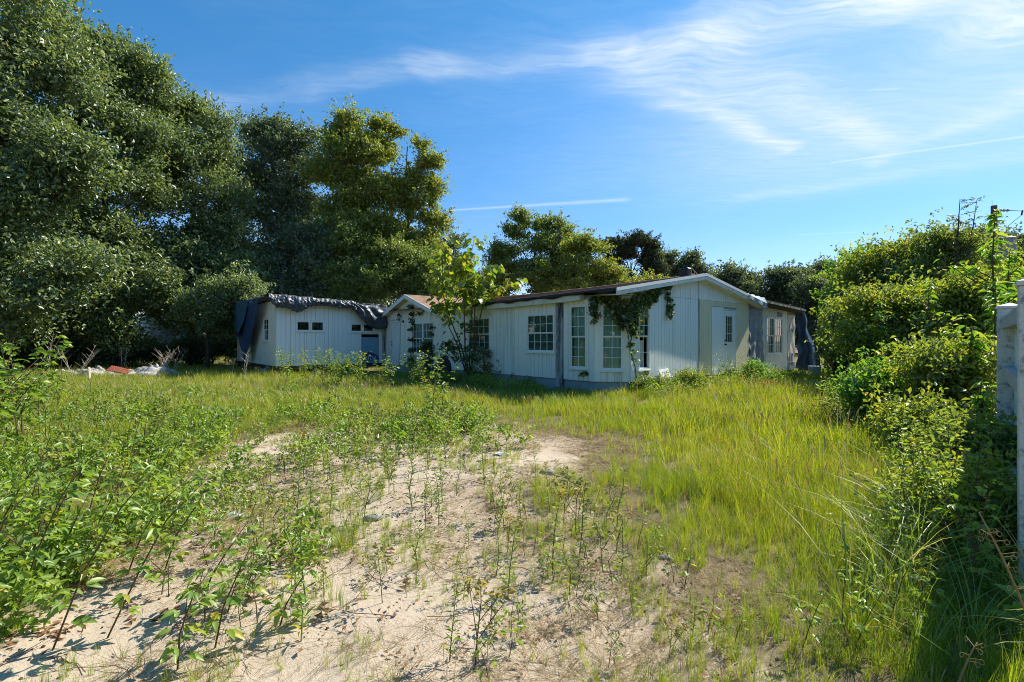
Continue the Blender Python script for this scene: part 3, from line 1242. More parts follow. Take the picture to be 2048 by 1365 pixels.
# shingle courses: a thin raised edge for every course on the front slope
sc = MB()
k = 0
u = -.25
while u < 4.3:
    z = zroof(u)
    for i in range(SEG):
        s0 = -.30 + 15.0 * i / SEG
        s1 = s0 + 15.0 / SEG
        sc.add([RP(u, s0, z + sag(s0) + .003), RP(u, s1, z + sag(s1) + .003), RP(u + .2, s1, zroof(u + .2) + sag(s1) + .002), RP(u + .2, s0, zroof(u + .2) + sag(s0) + .002),
                RP(u, s0, z + sag(s0) + .012), RP(u, s1, z + sag(s1) + .012)], [(4, 5, 2, 3), (0, 1, 5, 4)])
    u += .21
T.part('shingle_courses', sc, M['shingle'], rf, kind='stuff')

# boxed soffit along the long wall
sf = MB()
n = 16
for i in range(n):
    a = -.35 + (u_gs + .2) * i / n
    b = -.35 + (u_gs + .2) * (i + 1) / n
    sg = lambda t: -.05 * math.sin(min(max(t / 8.5, 0), 1) * math.pi)
    if b < .35:
        continue
    sf.wbox(W_long, max(a, .35), b, .018, .24, LONG_TOP - .02 + sg(a), 2.965 + sg(a) - .02, 2.965 + sg(b) - .02, LONG_TOP - .02 + sg(b))
T.part('soffit', sf, M['soffit'])
# ragged felt curling over the front edge
fe = MB()
n = 110
r_ = random.Random(4)
drop = [.10 + .07 * r_.random() for _ in range(n + 1)]
vs = []
for i in range(n + 1):
    s = -.28 + (9.0) * i / n
    d_ = (.085 + .05 * math.sin(i * .37) * math.sin(i * .11 + 1) + .05 * drop[i]) * (1.0 if s < 6.5 else .8)
    z = zroof(-.26) + sag(s)
    o1 = .02 + .025 * math.sin(i * .9) * math.sin(i * .23)
    vs += [RP(-.10, s, zroof(-.10) + sag(s) + .018), RP(-.29 - o1 * .4, s, z + .012), RP(-.315 - o1, s, z - d_ * .5), RP(-.28 - o1 * .5, s, z - d_)]
fs = []
for i in range(n):
    for j in range(3):
        a = 4 * i + j
        fs.append((a, a + 1, a + 5, a + 4))
fe.add(vs, fs)
T.part('torn_felt_edge', fe, M['felt'])
# rake boards and their soffits on the gable
for (ua, ub) in ((-.30, 4.5), (4.5, 9.03)):
    rk = MB()
    s0, s1 = -.325, -.30
    z = lambda u: zroof(u) + (-.012)
    rk.hexa([RP(ua, s0, z(ua) - .19), RP(ub, s0, z(ub) - .19), RP(ub, s1, z(ub) - .19), RP(ua, s1, z(ua) - .19),
             RP(ua, s0, z(ua)), RP(ub, s0, z(ub)), RP(ub, s1, z(ub)), RP(ua, s1, z(ua))])
    bd = T.part('rake_board', rk, M['trim'])
    rk = MB()
    s0, s1 = -.345, -.326
    rk.hexa([RP(ua, s0, z(ua) - .07), RP(ub, s0, z(ub) - .07), RP(ub, s1, z(ub) - .07), RP(ua, s1, z(ua) - .07),
             RP(ua, s0, z(ua) + .02), RP(ub, s0, z(ub) + .02), RP(ub, s1, z(ub) + .02), RP(ua, s1, z(ua) + .02)])
    T.part('drip_edge', rk, M['white'], bd)
    rk = MB()
    s0, s1 = -.298, .02
    rk.hexa([RP(ua, s0, z(ua) - .175), RP(ub, s0, z(ub) - .175), RP(ub, s1, z(ub) - .175), RP(ua, s1, z(ua) - .175),
             RP(ua, s0, z(ua) - .16), RP(ub, s0, z(ub) - .16), RP(ub, s1, z(ub) - .16), RP(ua, s1, z(ua) - .16)])
    T.part('soffit', rk, M['soffit'])
# filler under the roof corner above the chamfer
fl = MB()
fl.add([RP(-.25, -.29, 2.885), RP(.75, -.29, 2.885), RP(-.02, .76, 2.885), RP(-.25, .76, 2.885)], [(0, 1, 2, 3)])
T.part('soffit', fl, M['soffit'])

# entry gable: cross roof running back into the main slope
def GP(t, s, z):       # t along the long wall, s back from it
    q = A + D1 * t + D2 * s
    return (q.x, q.y, z)


gl, gr = MB(), MB()
for mbx, t0 in ((gl, 13.62), (gr, 8.50)):
    zt = zgable(t0)
    mbx.hexa([GP(t0, -.32, zt - .05), GP(apex_t, -.32, 3.64), GP(apex_t, 3.9, 3.64), GP(t0, 3.9, zt - .05),
              GP(t0, -.32, zt), GP(apex_t, -.32, 3.69), GP(apex_t, 3.9, 3.69), GP(t0, 3.9, zt)])
T.part('roof', gl, M['shingle'])
T.part('roof', gr, M['shingle'])
for t0 in (13.66, 8.46):
    zt = zgable(t0)
    rk = MB()
    rk.hexa([GP(t0, -.345, zt - .17), GP(apex_t, -.345, 3.505), GP(apex_t, -.322, 3.505), GP(t0, -.322, zt - .17),
             GP(t0, -.345, zt + .01), GP(apex_t, -.345, 3.70), GP(apex_t, -.322, 3.70), GP(t0, -.322, zt + .01)])
    T.part('rake_board', rk, M['white'])
    rk = MB()
    rk.hexa([GP(t0, -.32, zt - .13), GP(apex_t, -.32, 3.55), GP(apex_t, .02, 3.55), GP(t0, .02, zt - .13),
             GP(t0, -.32, zt - .115), GP(apex_t, -.32, 3.565), GP(apex_t, .02, 3.565), GP(t0, .02, zt - .115)])
    T.part('soffit', rk, M['soffit'])
# chimney box and broken wooden bracket on the ridge
mid = C + D2 * 4.3 + D1 * 1.1
ch = MB()
ch.hexa([RP(4.22, .2, 3.6), RP(4.52, .2, 3.6), RP(4.52, .5, 3.6), RP(4.22, .5, 3.6), RP(4.24, .22, 4.03), RP(4.5, .22, 4.03), RP(4.5, .48, 4.03), RP(4.24, .48, 4.03)])
cv = T.part('roof_vent', ch, M['black_metal'])
ch = MB()
ch.hexa([RP(4.2, .18, 4.033), RP(4.54, .18, 4.033), RP(4.54, .52, 4.033), RP(4.2, .52, 4.033), RP(4.24, .22, 4.07), RP(4.5, .22, 4.07), RP(4.5, .48, 4.07), RP(4.24, .48, 4.07)])
T.part('cap', ch, M['black_metal'], cv)
ch = MB()
zb = 3.845
ch.bar(RP(4.28, .1, zb - .03), RP(4.28, .1, zb + .20), .014, 4)
ch.bar(RP(4.28, .1, zb + .20), RP(4.78, .1, zb - .02), .014, 4)
ch.bar(RP(4.28, .1, zb + .0), RP(4.78, .1, zb - .02), .014, 4)
ch.bar(RP(4.48, .1, zb), RP(4.48, .1, zb + .11), .012, 4)
T.part('wooden_bracket', ch, M['deadwood'])
# peeling flashing at the right eave of the gable
fb = MB()
n = 10
vs = []
for i in range(n + 1):
    u = 7.55 + 1.55 * i / n
    z = zroof(u)
    vs += [RP(u, -.36 - .03 * math.sin(i * 1.3), z - .18 + .03 * math.sin(i * 1.7)), RP(u, -.37, z - .02), RP(u + .02, -.25, z + .04 + .17 * i / n + .02 * math.sin(i * 2.1)), RP(u + .05, .5, z + .03 + .17 * i / n)]
fb.add(vs, [(4 * i + j, 4 * i + j + 1, 4 * i + j + 5, 4 * i + j + 4) for i in range(n) for j in range(3)])
T.part('loose_flashing', fb, M['flashing'])

# ------------------------------------------------------------------ the left addition
T = Thing('flat_roofed_addition', (Q.x, Q.y, 0), 'boxy pale blue addition with sagging tarp along its flat roof edge', 'addition')
LADD = T
ZL = .43


def zl_top(u):
    return 3.34 - .03 * u


f1 = win_rect(W_lf, 591.5, 642.5, 648.5, 664)
f2 = win_rect(W_lf, 700, 647.5, 748, 665.5)
bd0, bd1 = W_lf.u(722.5), W_lf.u(757.5)
board = (bd0, bd1, ZL, W_lf.uz(740, 669)[1])
ops = [op(*f1), op(*f2), board]
core(T, W_lf, 0, LF_LEN + .1, ZL, zl_top, ops)
brk = [0, W_lf.u(613), W_lf.u(669), bd0, bd1, LF_LEN]
siding(T, W_lf, brk, ZL, zl_top, ops, [M['paint_grey']] * 3 + [M['paint']] * 2, groove=.2)
for f in (f1, f2):
    m_ = (f[0] + f[1]) / 2
    for a, b in ((f[0], m_ - .003), (m_ + .003, f[1])):
        window(T, W_lf, a, b, f[2], f[3], back='none', split=False, bars=False, cw=.05)
pb = MB()
pb.wbox(W_lf, bd0 + .01, bd1 - .01, -.02, -.004, ZL + .02, board[3] - .15)
bo = T.part('insulation_board', pb, M['board_blue'])
bo['label'] = 'blue insulation board with a dark printed emblem'
# the print: a low dark gable with pale lettering under it, too faded to read
pr = MB()
zc = W_lf.uz(740, 708)[1]
wd = bd1 - bd0
prof = [(0, zc - .16), (.12, zc - .03), (.30, zc + .02), (.45, zc + .16), (.60, zc + .05), (.75, zc + .0), (.92, zc - .06), (1, zc - .18), (1, zc - .34), (0, zc - .34)]
pr.add([W_lf.P(bd0 + .015 + (wd - .03) * a, -.001, b) for a, b in prof], [tuple(range(len(prof)))])
T.part('printed_emblem', pr, M['print_blue'], bo)
pr = MB()
for k in range(6):
    a = bd0 + wd * (.12 + .13 * k)
    pr.add([W_lf.P(a, .002, zc - .30), W_lf.P(a + .03, .002, zc - .30), W_lf.P(a + .03, .002, zc - .12), W_lf.P(a, .002, zc - .12)], [(0, 1, 2, 3)])
    pr.add([W_lf.P(a + .035, .002, zc - .15), W_lf.P(a + .08, .002, zc - .15), W_lf.P(a + .08, .002, zc - .12), W_lf.P(a + .035, .002, zc - .12)], [(0, 1, 2, 3)])
    if k % 2:
        pr.add([W_lf.P(a + .035, .002, zc - .30), W_lf.P(a + .08, .002, zc - .30), W_lf.P(a + .08, .002, zc - .27), W_lf.P(a + .035, .002, zc - .27)], [(0, 1, 2, 3)])
T.part('printed_letters', pr, M['print_pale'], bo)
pb = MB()
pb.wbox(W_lf, bd0, bd1, -.4, -.39, ZL, board[3])
T.part('dark_backing', pb, M['dark'])
# end wall
e1 = win_rect(W_le, 528, 636, 539, 683)
e2 = win_rect(W_le, 484, 643, 492.5, 683)
ope = [op(*e1), op(*e2)]
core(T, W_le, 0, 7.8, ZL, lambda u: 3.34, ope)
brk = [0, .55, 1.77, 2.99, 4.21, 5.43, 6.65, 7.8]
siding(T, W_le, brk, ZL, lambda u: 3.34, ope, M['paint'], groove=.3)
window(T, W_le, *e1, cols=2, rows=2, back='none')
window(T, W_le, *e2, cols=2, rows=2, back='none', bars=False)
pb = MB()
pb.wbox(W_le, -.02, .05, .017, .035, ZL, 3.3)
T.part('corner_trim', pb, M['beige'])
# beam, blocks, floor, roof
pb = MB()
pb.wbox(W_lf, 0, LF_LEN, -.2, -.02, ZL - .16, ZL)
pb.wbox(W_le, .2, 7.8, -.2, -.02, ZL - .16, ZL)
T.part('floor_beam', pb, M['underframe'])
for (W_, u) in ((W_le, .3), (W_le, 2.2), (W_le, 4.4), (W_le, 6.6), (W_lf, 1.6), (W_lf, 3.4)):
    pb = MB()
    pb.wbox(W_, u, u + .4, -.45, -.15, -.1, .11)
    pb.wbox(W_, u + .02, u + .38, -.44, -.16, .113, ZL - .165)
    T.part('pier', pb, M['concrete'])
pb = MB()
a4 = [Q, Q + D2 * LF_LEN, Q + D2 * LF_LEN + D1 * 7.7, Q + D1 * 7.7]
pb.add([(p.x, p.y, ZL + .01) for p in a4], [(0, 1, 2, 3)])
T.part('floor', pb, M['dark'])
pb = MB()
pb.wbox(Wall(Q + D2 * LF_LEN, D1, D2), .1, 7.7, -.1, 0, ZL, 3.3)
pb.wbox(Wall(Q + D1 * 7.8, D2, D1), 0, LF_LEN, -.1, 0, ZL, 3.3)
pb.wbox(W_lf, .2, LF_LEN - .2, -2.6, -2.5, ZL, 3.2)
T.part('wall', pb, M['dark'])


def LP(u, s, z):
    q = Q + D2 * u + D1 * s
    return (q.x, q.y, z)


def zlr(u):
    return 3.52 - .038 * u


pb = MB()
pb.hexa([LP(-.35, -.35, zlr(-.35) - .13), LP(LF_LEN - .12, -.35, zlr(LF_LEN) - .13), LP(LF_LEN - .12, 8.1, zlr(LF_LEN) - .13), LP(-.35, 8.1, zlr(-.35) - .13),
         LP(-.35, -.35, zlr(-.35)), LP(LF_LEN - .12, -.35, zlr(LF_LEN)), LP(LF_LEN - .12, 8.1, zlr(LF_LEN)), LP(-.35, 8.1, zlr(-.35))])
rl = T.part('roof', pb, M['underframe'])
for s in np.arange(.3, 8, 1.2):      # rafter tails at the open end
    pb = MB()
    pb.hexa([LP(-.6, s, 3.30), LP(-.2, s, 3.30), LP(-.2, s + .05, 3.30), LP(-.6, s + .05, 3.30), LP(-.6, s, 3.42), LP(-.2, s, 3.40), LP(-.2, s + .05, 3.40), LP(-.6, s + .05, 3.42)])
    T.part('rafter_tail', pb, M['underframe'])
# rusty downpipe in the inner corner
pb = MB()
pu = W_long.u(770.5)
pb.tube([W_long.P(pu - .1, .12, 2.3), W_long.P(pu - .1, .12, .1)], .06, 8)
T.part('downpipe', pb, M['bare_post'])


# ------------------------------------------------------------------ tarps
def cloth(name, fn, nu, nv, mat, label, cat='tarp', thick=.006):
    vs = []
    for i in range(nu + 1):
        for j in range(nv + 1):
            vs.append(fn(i / nu, j / nv))
    mb = MB()
    mb.add(vs, [(i * (nv + 1) + j, (i + 1) * (nv + 1) + j, (i + 1) * (nv + 1) + j + 1, i * (nv + 1) + j + 1) for i in range(nu) for j in range(nv)])
    o = Vector(vs[0])
    ob = solo(name, mb, mat, label, cat, smooth=True, origin=tuple(o))
    m = ob.modifiers.new('thickness', 'SOLIDIFY')
    m.thickness = thick
    return ob


def interp(x, tab):
    xs = [a for a, b in tab]
    ys = [b for a, b in tab]
    return float(np.interp(x, xs, ys))


# hem heights of the long tarp, read along the front wall (u) -> lowest z
hem = [(-.45, 3.30)]
for (x, y) in ((553, 615), (575, 619), (592, 626), (602, 624), (620, 615), (640, 612), (660, 613), (678, 617), (697, 617), (703, 617)):
    u_, z_ = W_lf.uz(x, y, .3)
    hem.append((u_, z_))


def f_edge(a, b):
    u = -.42 + (W_lf.u(704) + .42) * a
    zt = zlr(u) + .02
    lo = interp(u, hem)
    nn = lambda f, sd: float(vnoise(np.array([u * f]), np.array([b * f * .8]), 1.0, sd)) - .5
    fold = .20 * (abs(nn(3.1, 61)) - .2) + .22 * (abs(nn(7.0, 62)) - .2) + .14 * (abs(nn(13.0, 65)) - .2) + .07 * nn(24.0, 63)
    if b < .35:            # on the roof
        k = b / .35
        s = .9 - 1.25 * k
        return LP(u, s, zt + .03 + .02 * math.sin(u * 7 + s * 5) + .02 * math.sin(u * 17 + s * 11))
    k = (b - .35) / .65
    lo += .10 * nn(2.2, 64)
    z = zt + .03 - (zt + .03 - lo) * k
    bulge = .10 * math.sin(k * math.pi) + .05
    return LP(u, -.36 - bulge * .8 + fold * (k + .25) * .8, z + .018 * math.sin(u * 31 + k * 6))


cloth('roof_edge_tarp', f_edge, 150, 26, M['tarp_dark'], 'crumpled dark grey tarp folded along the roof edge above the twin windows')
hem2 = []
for (x, y) in ((703, 619), (711, 626), (722, 640), (733, 650), (745, 657), (757, 659.5), (770, 657), (778, 655.5)):
    hem2.append(W_lf.uz(x, y, .3))


def f_swag(a, b):
    u = hem2[0][0] + (LF_LEN - .08 - hem2[0][0]) * a
    zt = zlr(u) + .0
    lo = interp(u, hem2)
    # folds fan out of the upper left corner
    ang = math.atan2(b + .02, a * 1.3 + .02)
    fold = .045 * math.sin(ang * 13 + 2.2 * math.sin(a * 5 + b * 2)) * min(1, b * 3) + .12 * (abs(float(vnoise(np.array([a * 7 + b * 3]), np.array([b * 5]), 1.0, 66)) - .5) - .2)
    z = zt - (zt - lo) * b
    bulge = .16 * math.sin(min(b, 1) * math.pi * .9) * math.sin(min(1, a * 1.1 + .1) * math.pi * .85)
    return LP(u, -.34 - bulge - fold, z)


cloth('roof_swag_tarp', f_swag, 90, 60, M['tarp_dark'], 'slumped black tarp hanging in a deep swag over the small window beside entry')
# the tarp on the flat roof itself
cloth('flat_roof_tarp', lambda a, b: LP(.2 + (LF_LEN - .45) * a, .95 + 6.6 * b, zlr(.2 + 4.7 * a) + .025 + .02 * math.sin(a * 23) * math.sin(b * 9) + .012 * math.sin(a * 60 + b * 20)),
      60, 40, M['tarp_roof'], 'pale weathered tarp lying flat on the roof of the addition')

ED = 0.36


def tri_tarp(left, right, ztop, tip_s, tip_z, w, wav, seed):
    def fn(a, b):
        sl, sr = left, right
        # narrowing towards the tip, left edge bulging
        l = sl + (tip_s - sl) * (b ** 1.6)
        r = sr + (tip_s - sr) * (b ** .85)
        s = l + (r - l) * a
        z = ztop - (ztop - tip_z) * b
        ww = w + wav * math.sin(a * 9 + seed + b * 2) * (.3 + b) * (1 - b * .6) + .06 * math.sin(b * 5 + a * 2)
        return W_le.P(s, ww, z)
    return fn


cloth('hanging_tarp_point', tri_tarp(6.0, .6, 3.50, 4.0, .52, .46, .07, 0), 50, 50, M['tarp_navy'], 'long dark tarp corner hanging to a point on the end wall')
cloth('hanging_tarp_flap', tri_tarp(6.5, 2.0, 3.46, 4.6, 1.75, .62, .05, 2), 40, 40, M['tarp_blue'], 'bright blue tarp flap hanging over the darker tarp corner')

# ------------------------------------------------------------------ the right addition
ro = W_right.o
T = Thing('rear_addition', (ro.x, ro.y, 0), 'narrow pale addition with twin window and peeling house wrap at its corner', 'addition')
RU0, RU1 = 0, W_right.u(1589)
ZR = W_right.uz(1586, 740)[1]
zr_top = lambda u: 3.10 - .045 * u
rw = win_rect(W_right, 1531, 636.5, 1564, 708)
ops = [op(*rw)]
core(T, W_right, 0, RU1, ZR, zr_top, ops)
wrap_u = W_right.u(1574)
siding(T, W_right, [0, W_right.u(1526), W_right.u(1552), wrap_u], ZR, zr_top, ops, M['paint_grey'], groove=.2)
m_ = (rw[0] + rw[1]) / 2
for a, b in ((rw[0], m_ - .003), (m_ + .003, rw[1])):
    window(T, W_right, a, b, rw[2], rw[3], cols=3, rows=2, back='curtain_g', cw=.045)
sb = MB()
va, vz1 = W_right.uz(1553.5, 625)
vb, vz0 = W_right.uz(1564, 635)
sb.wbox(W_right, va, vb, .018, .03, vz0 + .02, vz1)
T.part('dark_vent', sb, M['black_metal'])


def wrapfn(mb, u0, u1, z0, z1, w=.012):
    n, m = 10, 20
    vs = []
    for i in range(n + 1):
        for j in range(m + 1):
            u = u0 + (u1 - u0) * i / n
            z = z0 + (z1 - z0) * j / m
            vs.append(W_right.P(u + (.03 * math.sin(j * 1.3) if i == n else 0), w + .008 * math.sin(i * 1.1 + j * .7), z))
    mb.add(vs, [(i * (m + 1) + j, (i + 1) * (m + 1) + j, (i + 1) * (m + 1) + j + 1, i * (m + 1) + j + 1) for i in range(n) for j in range(m)])


wb = MB()
wrapfn(wb, wrap_u + .01, RU1 + .02, ZR + .35, zr_top(RU1) - .12, .02)
hw = T.part('house_wrap', wb, M['wrap'], smooth=True)


def glyph(W, ch, u, z, h, w):
    """Block figure: each stroke a flat print."""
    mb = MB()
    wd, t = h * .5, h * .16
    st = {'1': [(.5, 0, .75, 1), (.3, .72, .5, .86), (.3, 0, .95, .14)], '0': [(0, 0, .3, 1), (.7, 0, 1, 1), (.3, 0, .7, .16), (.3, .84, .7, 1)],
          '3': [(.7, 0, 1, 1), (0, 0, .7, .16), (0, .84, .7, 1), (.2, .42, .7, .58)]}[ch]
    for a, b, c, d in st:
        mb.add([W.P(u + a * wd, w, z + b * h), W.P(u + c * wd, w, z + b * h), W.P(u + c * wd, w, z + d * h), W.P(u + a * wd, w, z + d * h)], [(0, 1, 2, 3)])
    return mb


for (txt, py) in (('10', 665), ('30', 722)):
    for k, chh in enumerate(txt):
        uu, zz = W_right.uz(1575.5 + 6.5 * k, py)
        T.part('printed_figure', glyph(W_right, chh, uu, zz, .33, .034), M['print_grey'], hw)
wb = MB()
wb.wbox(W_right, wrap_u + .01, RU1, .002, .014, ZR, ZR + .34)
T.part('dark_base_board', wb, M['tarp_grey'])
# side wall, roof edge of split timbers
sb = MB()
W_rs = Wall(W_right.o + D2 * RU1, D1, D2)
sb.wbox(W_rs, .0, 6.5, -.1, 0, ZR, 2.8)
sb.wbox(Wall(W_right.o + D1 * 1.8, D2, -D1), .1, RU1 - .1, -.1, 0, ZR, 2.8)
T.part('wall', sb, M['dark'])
for (z0, z1, o1, m) in ((-.005, .06, -.45, 'underframe'), (.065, .14, -.50, 'bare_post'), (.145, .20, -.42, 'underframe')):
    sb = MB()
    zt = zr_top
    a, b = -.25, RU1 + .12
    P = W_right.P
    sb.hexa([P(a, -o1, zt(a) + z0), P(b, -o1 - .05, zt(b) + z0), P(b, -6.4, zt(b) + z0), P(a, -6.4, zt(a) + z0),
             P(a, -o1, zt(a) + z1), P(b, -o1 - .05, zt(b) + z1), P(b, -6.4, zt(b) + z1), P(a, -6.4, zt(a) + z1)])
    T.part('roof', sb, M[m])
sb = MB()
sb.wbox(W_right, .1, RU1 - .05, -.2, -.04, ZR - .14, ZR)
T.part('floor_beam', sb, M['underframe'])
for u in (1.6, 2.7):
    for (z0, z1, e) in ((-.1, .1, 0), (.103, max(ZR - .145, .12), .02)):
        sb = MB()
        sb.wbox(W_right, u + e, u + .45 - e, -.4, -.08, z0, z1)
        T.part('pier_block', sb, M['concrete'])


def f_step(a, b):          # grey sheet closing the step between gable and addition
    u = W_right.u(1480) + (W_right.u(1523) - W_right.u(1480)) * a
    z = 2.86 - (2.86 - .35) * b
    w = .33 - .27 * a + .05 * math.sin(a * 17 + b * 3) * (.2 + b) + .02 * math.sin(b * 30 + a * 9)
    return W_right.P(u + .04 * b * a, w, z)


cloth('corner_tarp', f_step, 30, 50, M['tarp_grey'], 'frayed grey tarp hanging in the corner beside the twin window')


def f_navy(a, b):
    # from the roof corner down and out to the right, gathered
    z = 3.02 - 2.95 * b
    wid = interp(b, [(0, .45), (.12, .7), (.35, .9), (.55, 1.15), (.75, 1.5), (1, 1.6)])
    off = interp(b, [(0, -.05), (.3, .05), (.55, .08), (.75, .0), (1, .08)])
    u = RU1 + off + wid * .45 * a + .10 * math.sin(a * 13 + b * 4) * (.3 + b)
    w = .06 + interp(b, [(0, .25), (.3, .35), (.5, .50), (.68, .80), (1, .85)]) * a + .07 * math.sin(a * 9 + b * 3) * (.4 + .6 * b) + .04 * math.sin(b * 19 + a * 5)
    return W_right.P(u, w, z)


cloth('corner_drape_tarp', f_navy, 44, 60, M['tarp_navy'], 'navy blue tarp draped from the rear roof corner down to the weeds')


# ------------------------------------------------------------------ fence, pole, small things
FD = Vector((.68, .733))
F0 = Vector((3.235, 3.02))
W_f = Wall(F0, FD, Vector((-.733, .68)))      # n points to the camera's side
FT = Thing('panel_fence', (F0.x, F0.y, 0), 'mildewed white fence with square posts at the edge of the lot', 'fence')
posts = [0.0, 3.3]
for i, k in enumerate(posts):
    ht = (1.96, 1.97, 1.9, 1.88)[i]
    pb = MB()
    r = .095
    pb.wbox(W_f, k - r, k + r, -r, r, -.1, ht - .03)
    po = FT.part('post', pb, M['fence'])
    pb = MB()
    pb.wbox(W_f, k - r - .012, k + r + .012, -r - .012, r + .012, ht - .027, ht)
    P = W_f.P
    pb.add([P(k - r - .012, -r - .012, ht + .001), P(k + r + .012, -r - .012, ht + .001), P(k + r + .012, r + .012, ht + .001), P(k - r - .012, r + .012, ht + .001), P(k, 0, ht + .035)],
           [(0, 1, 4), (1, 2, 4), (2, 3, 4), (3, 0, 4)])
    FT.part('post_cap', pb, M['fence_top'], po)
for i in range(2):
    a, b = posts[i] + .097, (posts[i + 1] - .097 if i == 0 else 4.7)
    for (z0, z1, w1) in ((1.72, 1.84, .062), (1.20, 1.31, .058), (.30, .41, .058)):
        pb = MB()
        pb.wbox(W_f, a, b, -.03, w1, z0, z1)
        FT.part('rail', pb, M['fence_rail'])
    u = a
    k = 0
    while u < b - .02:
        v = min(u + .145, b)
        pb = MB()
        t = 1.80 + .02 * math.sin(k * 2.3)
        pb.wbox(W_f, u + .004, v - .004, -.055, -.033, .06, t)
        FT.part('board', pb, M['fence_top'])
        u = v
        k += 1

UP = px_at(1988, 412, 26)
PT = Thing('utility_pole', (UP.x, UP.y, 0), 'dark wooden utility pole with a grey transformer behind the right bushes', 'utility pole')
pb = MB()
pb.tube([(UP.x, UP.y, -.3), (UP.x, UP.y, UP.z)], [.19, .135], 10)
PT.part('pole', pb, M['pole'])
tp = px_at(2016, 492, 25.8)
pb = MB()
pb.lathe((tp.x, tp.y, tp.z - .55), [(.0, 0), (.33, .0), (.34, .05), (.34, .88), (.36, .9), (.36, .95), (.2, 1.02), (.0, 1.03)], 14)
tr = PT.part('transformer', pb, M['transformer'])
pb = MB()
pb.lathe((tp.x - .1, tp.y, tp.z + .47), [(.03, 0), (.07, .03), (.03, .06), (.07, .1), (.03, .13), (.06, .17), (.02, .22), (0, .22)], 8)
PT.part('bushing', pb, M['deadwood'], tr)
pb = MB()
pb.bar((UP.x, UP.y, tp.z), (tp.x, tp.y, tp.z), .05, 6)
pb.bar((UP.x, UP.y, tp.z + .3), (tp.x, tp.y, tp.z + .3), .04, 6)
PT.part('bracket', pb, M['steel'])
ins = px_at(2004, 421.5, 26)
pb = MB()
pb.bar((UP.x, UP.y, ins.z), ins, .03, 6)
for k in range(7):
    c = Vector((UP.x, UP.y, ins.z)).lerp(ins + Vector((.45, 0, .01)), .25 + k * .11)
    pb.bar(c, c + Vector((.035, 0, 0)), .075 if k % 2 else .045, 8)
PT.part('insulator', pb, M['transformer'])
pb = MB()
pb.bar((UP.x - .1, UP.y, UP.z), (UP.x - .1, UP.y, UP.z + .3), .008, 4)
PT.part('lightning_rod', pb, M['steel'])
wi = MB()
e1_ = px_at(2160, 424, 25)
wi.tube([ins + Vector((.4, 0, 0)), ins.lerp(e1_, .5) + Vector((0, 0, -.03)), e1_], .014, 5)
j_ = px_at(2045, 427, 26)
wi.bar(j_ + Vector((0, 0, .15)), j_ + Vector((-.05, 0, -.10)), .04, 6)
wi.tube([j_ + Vector((-.05, 0, -.1)), px_at(2030, 441, 26), px_at(2017, 452, 26), px_at(2009, 470, 26), px_at(2008, 482, 25.9)], [.012, .012, .014, .03, .03], 5)
solo('power_line', wi, M['black_metal'], 'thin dark power line with a hanging tap running right from the utility pole', 'wire', origin=tuple(ins))

# concrete step, boards leaning on the wall, loose blocks
c0 = W_gab.P(W_gab.u(1452), .75, 0)
st = Thing('concrete_step', (c0[0], c0[1], 0), 'broken pale concrete slab lying under the back door', 'step')
mb = MB()
u0 = W_gab.u(1420)
u1 = W_gab.u(1478)
mb.wbox(W_gab, u0, u1, .25, 1.05, .10, .19)
st.part('slab', mb, M['slab'])
for k in range(2):
    mb = MB()
    mb.wbox(W_gab, u0 + .2 + k * .9, u0 + .6 + k * .9, .35, .95, -.05, .097)
    st.part('block', mb, M['concrete'])
mb = MB()
a, b = W_gab.u(1314), W_gab.u(1333)
P = W_gab.P
mb.hexa([P(a, .34, 0), P(b, .34, 0), P(b, .31, 0), P(a, .31, 0), P(a, .07, .66), P(b, .07, .70), P(b, .04, .70), P(a, .04, .66)])
solo('leaning_white_board', mb, M['trim'], 'small white board leaning against the gable wall in the weeds', 'board', origin=tuple(P(a, .3, 0)))
mb = MB()
a = W_gab.u(1337)
mb.hexa([P(a - .12, .55, 0), P(a + .02, .55, 0), P(a + .02, .50, 0), P(a - .12, .50, 0), P(a + .12, .2, .56), P(a + .26, .2, .56), P(a + .26, .15, .56), P(a + .12, .15, .56)])
solo('leaning_plank', mb, M['deadwood'], 'short grey plank tilted beside the white board in the weeds', 'plank', origin=tuple(P(a, .5, 0)))


def lump(c, r, seed, n=14, m=8, flat=.8):
    q = random.Random(seed)
    ph = [q.random() * 6 for _ in range(6)]
    mb = MB()
    c = Vector(c)
    vs = []
    for i in range(m + 1):
        th = math.pi * i / m
        for j in range(n):
            a = 2 * math.pi * j / n
            k = 1 + .13 * math.sin(3 * a + ph[0] + th) + .10 * math.sin(5 * a + ph[1] + 3 * th) + .08 * math.sin(2 * th + ph[2])
            vs.append(c + Vector((r[0] * k * math.sin(th) * math.cos(a), r[1] * k * math.sin(th) * math.sin(a), r[2] * k * math.cos(th) * flat)))
    mb.add(vs, [(i * n + j, (i + 1) * n + j, (i + 1) * n + (j + 1) % n, i * n + (j + 1) % n) for i in range(m) for j in range(n)])
    return mb


bg_ = px_at(890, 744, 20.6)
solo('trash_bag', lump((bg_.x, bg_.y, .38), (.5, .42, .62), 3), M['bag'], 'dark rounded plastic bag slumped against the wall beside the leafy sapling', 'bag', smooth=True, origin=(bg_.x, bg_.y, 0))
# thin handrail by the entry
mb = MB()
ra = W_long.P(W_long.u(871), .45, 0)
rb_ = W_long.P(W_long.u(884), .45, 0)
for q in (ra, rb_):
    mb.bar(q, (q[0], q[1], 1.15), .018, 6)
mb.bar((ra[0], ra[1], 1.15), (rb_[0], rb_[1], 1.15), .018, 6)
mb.bar((ra[0], ra[1], .65), (rb_[0], rb_[1], .65), .014, 6)
solo('handrail', mb, M['black_metal'], 'thin dark pipe handrail beside the vine covered entry window', 'railing', origin=ra)
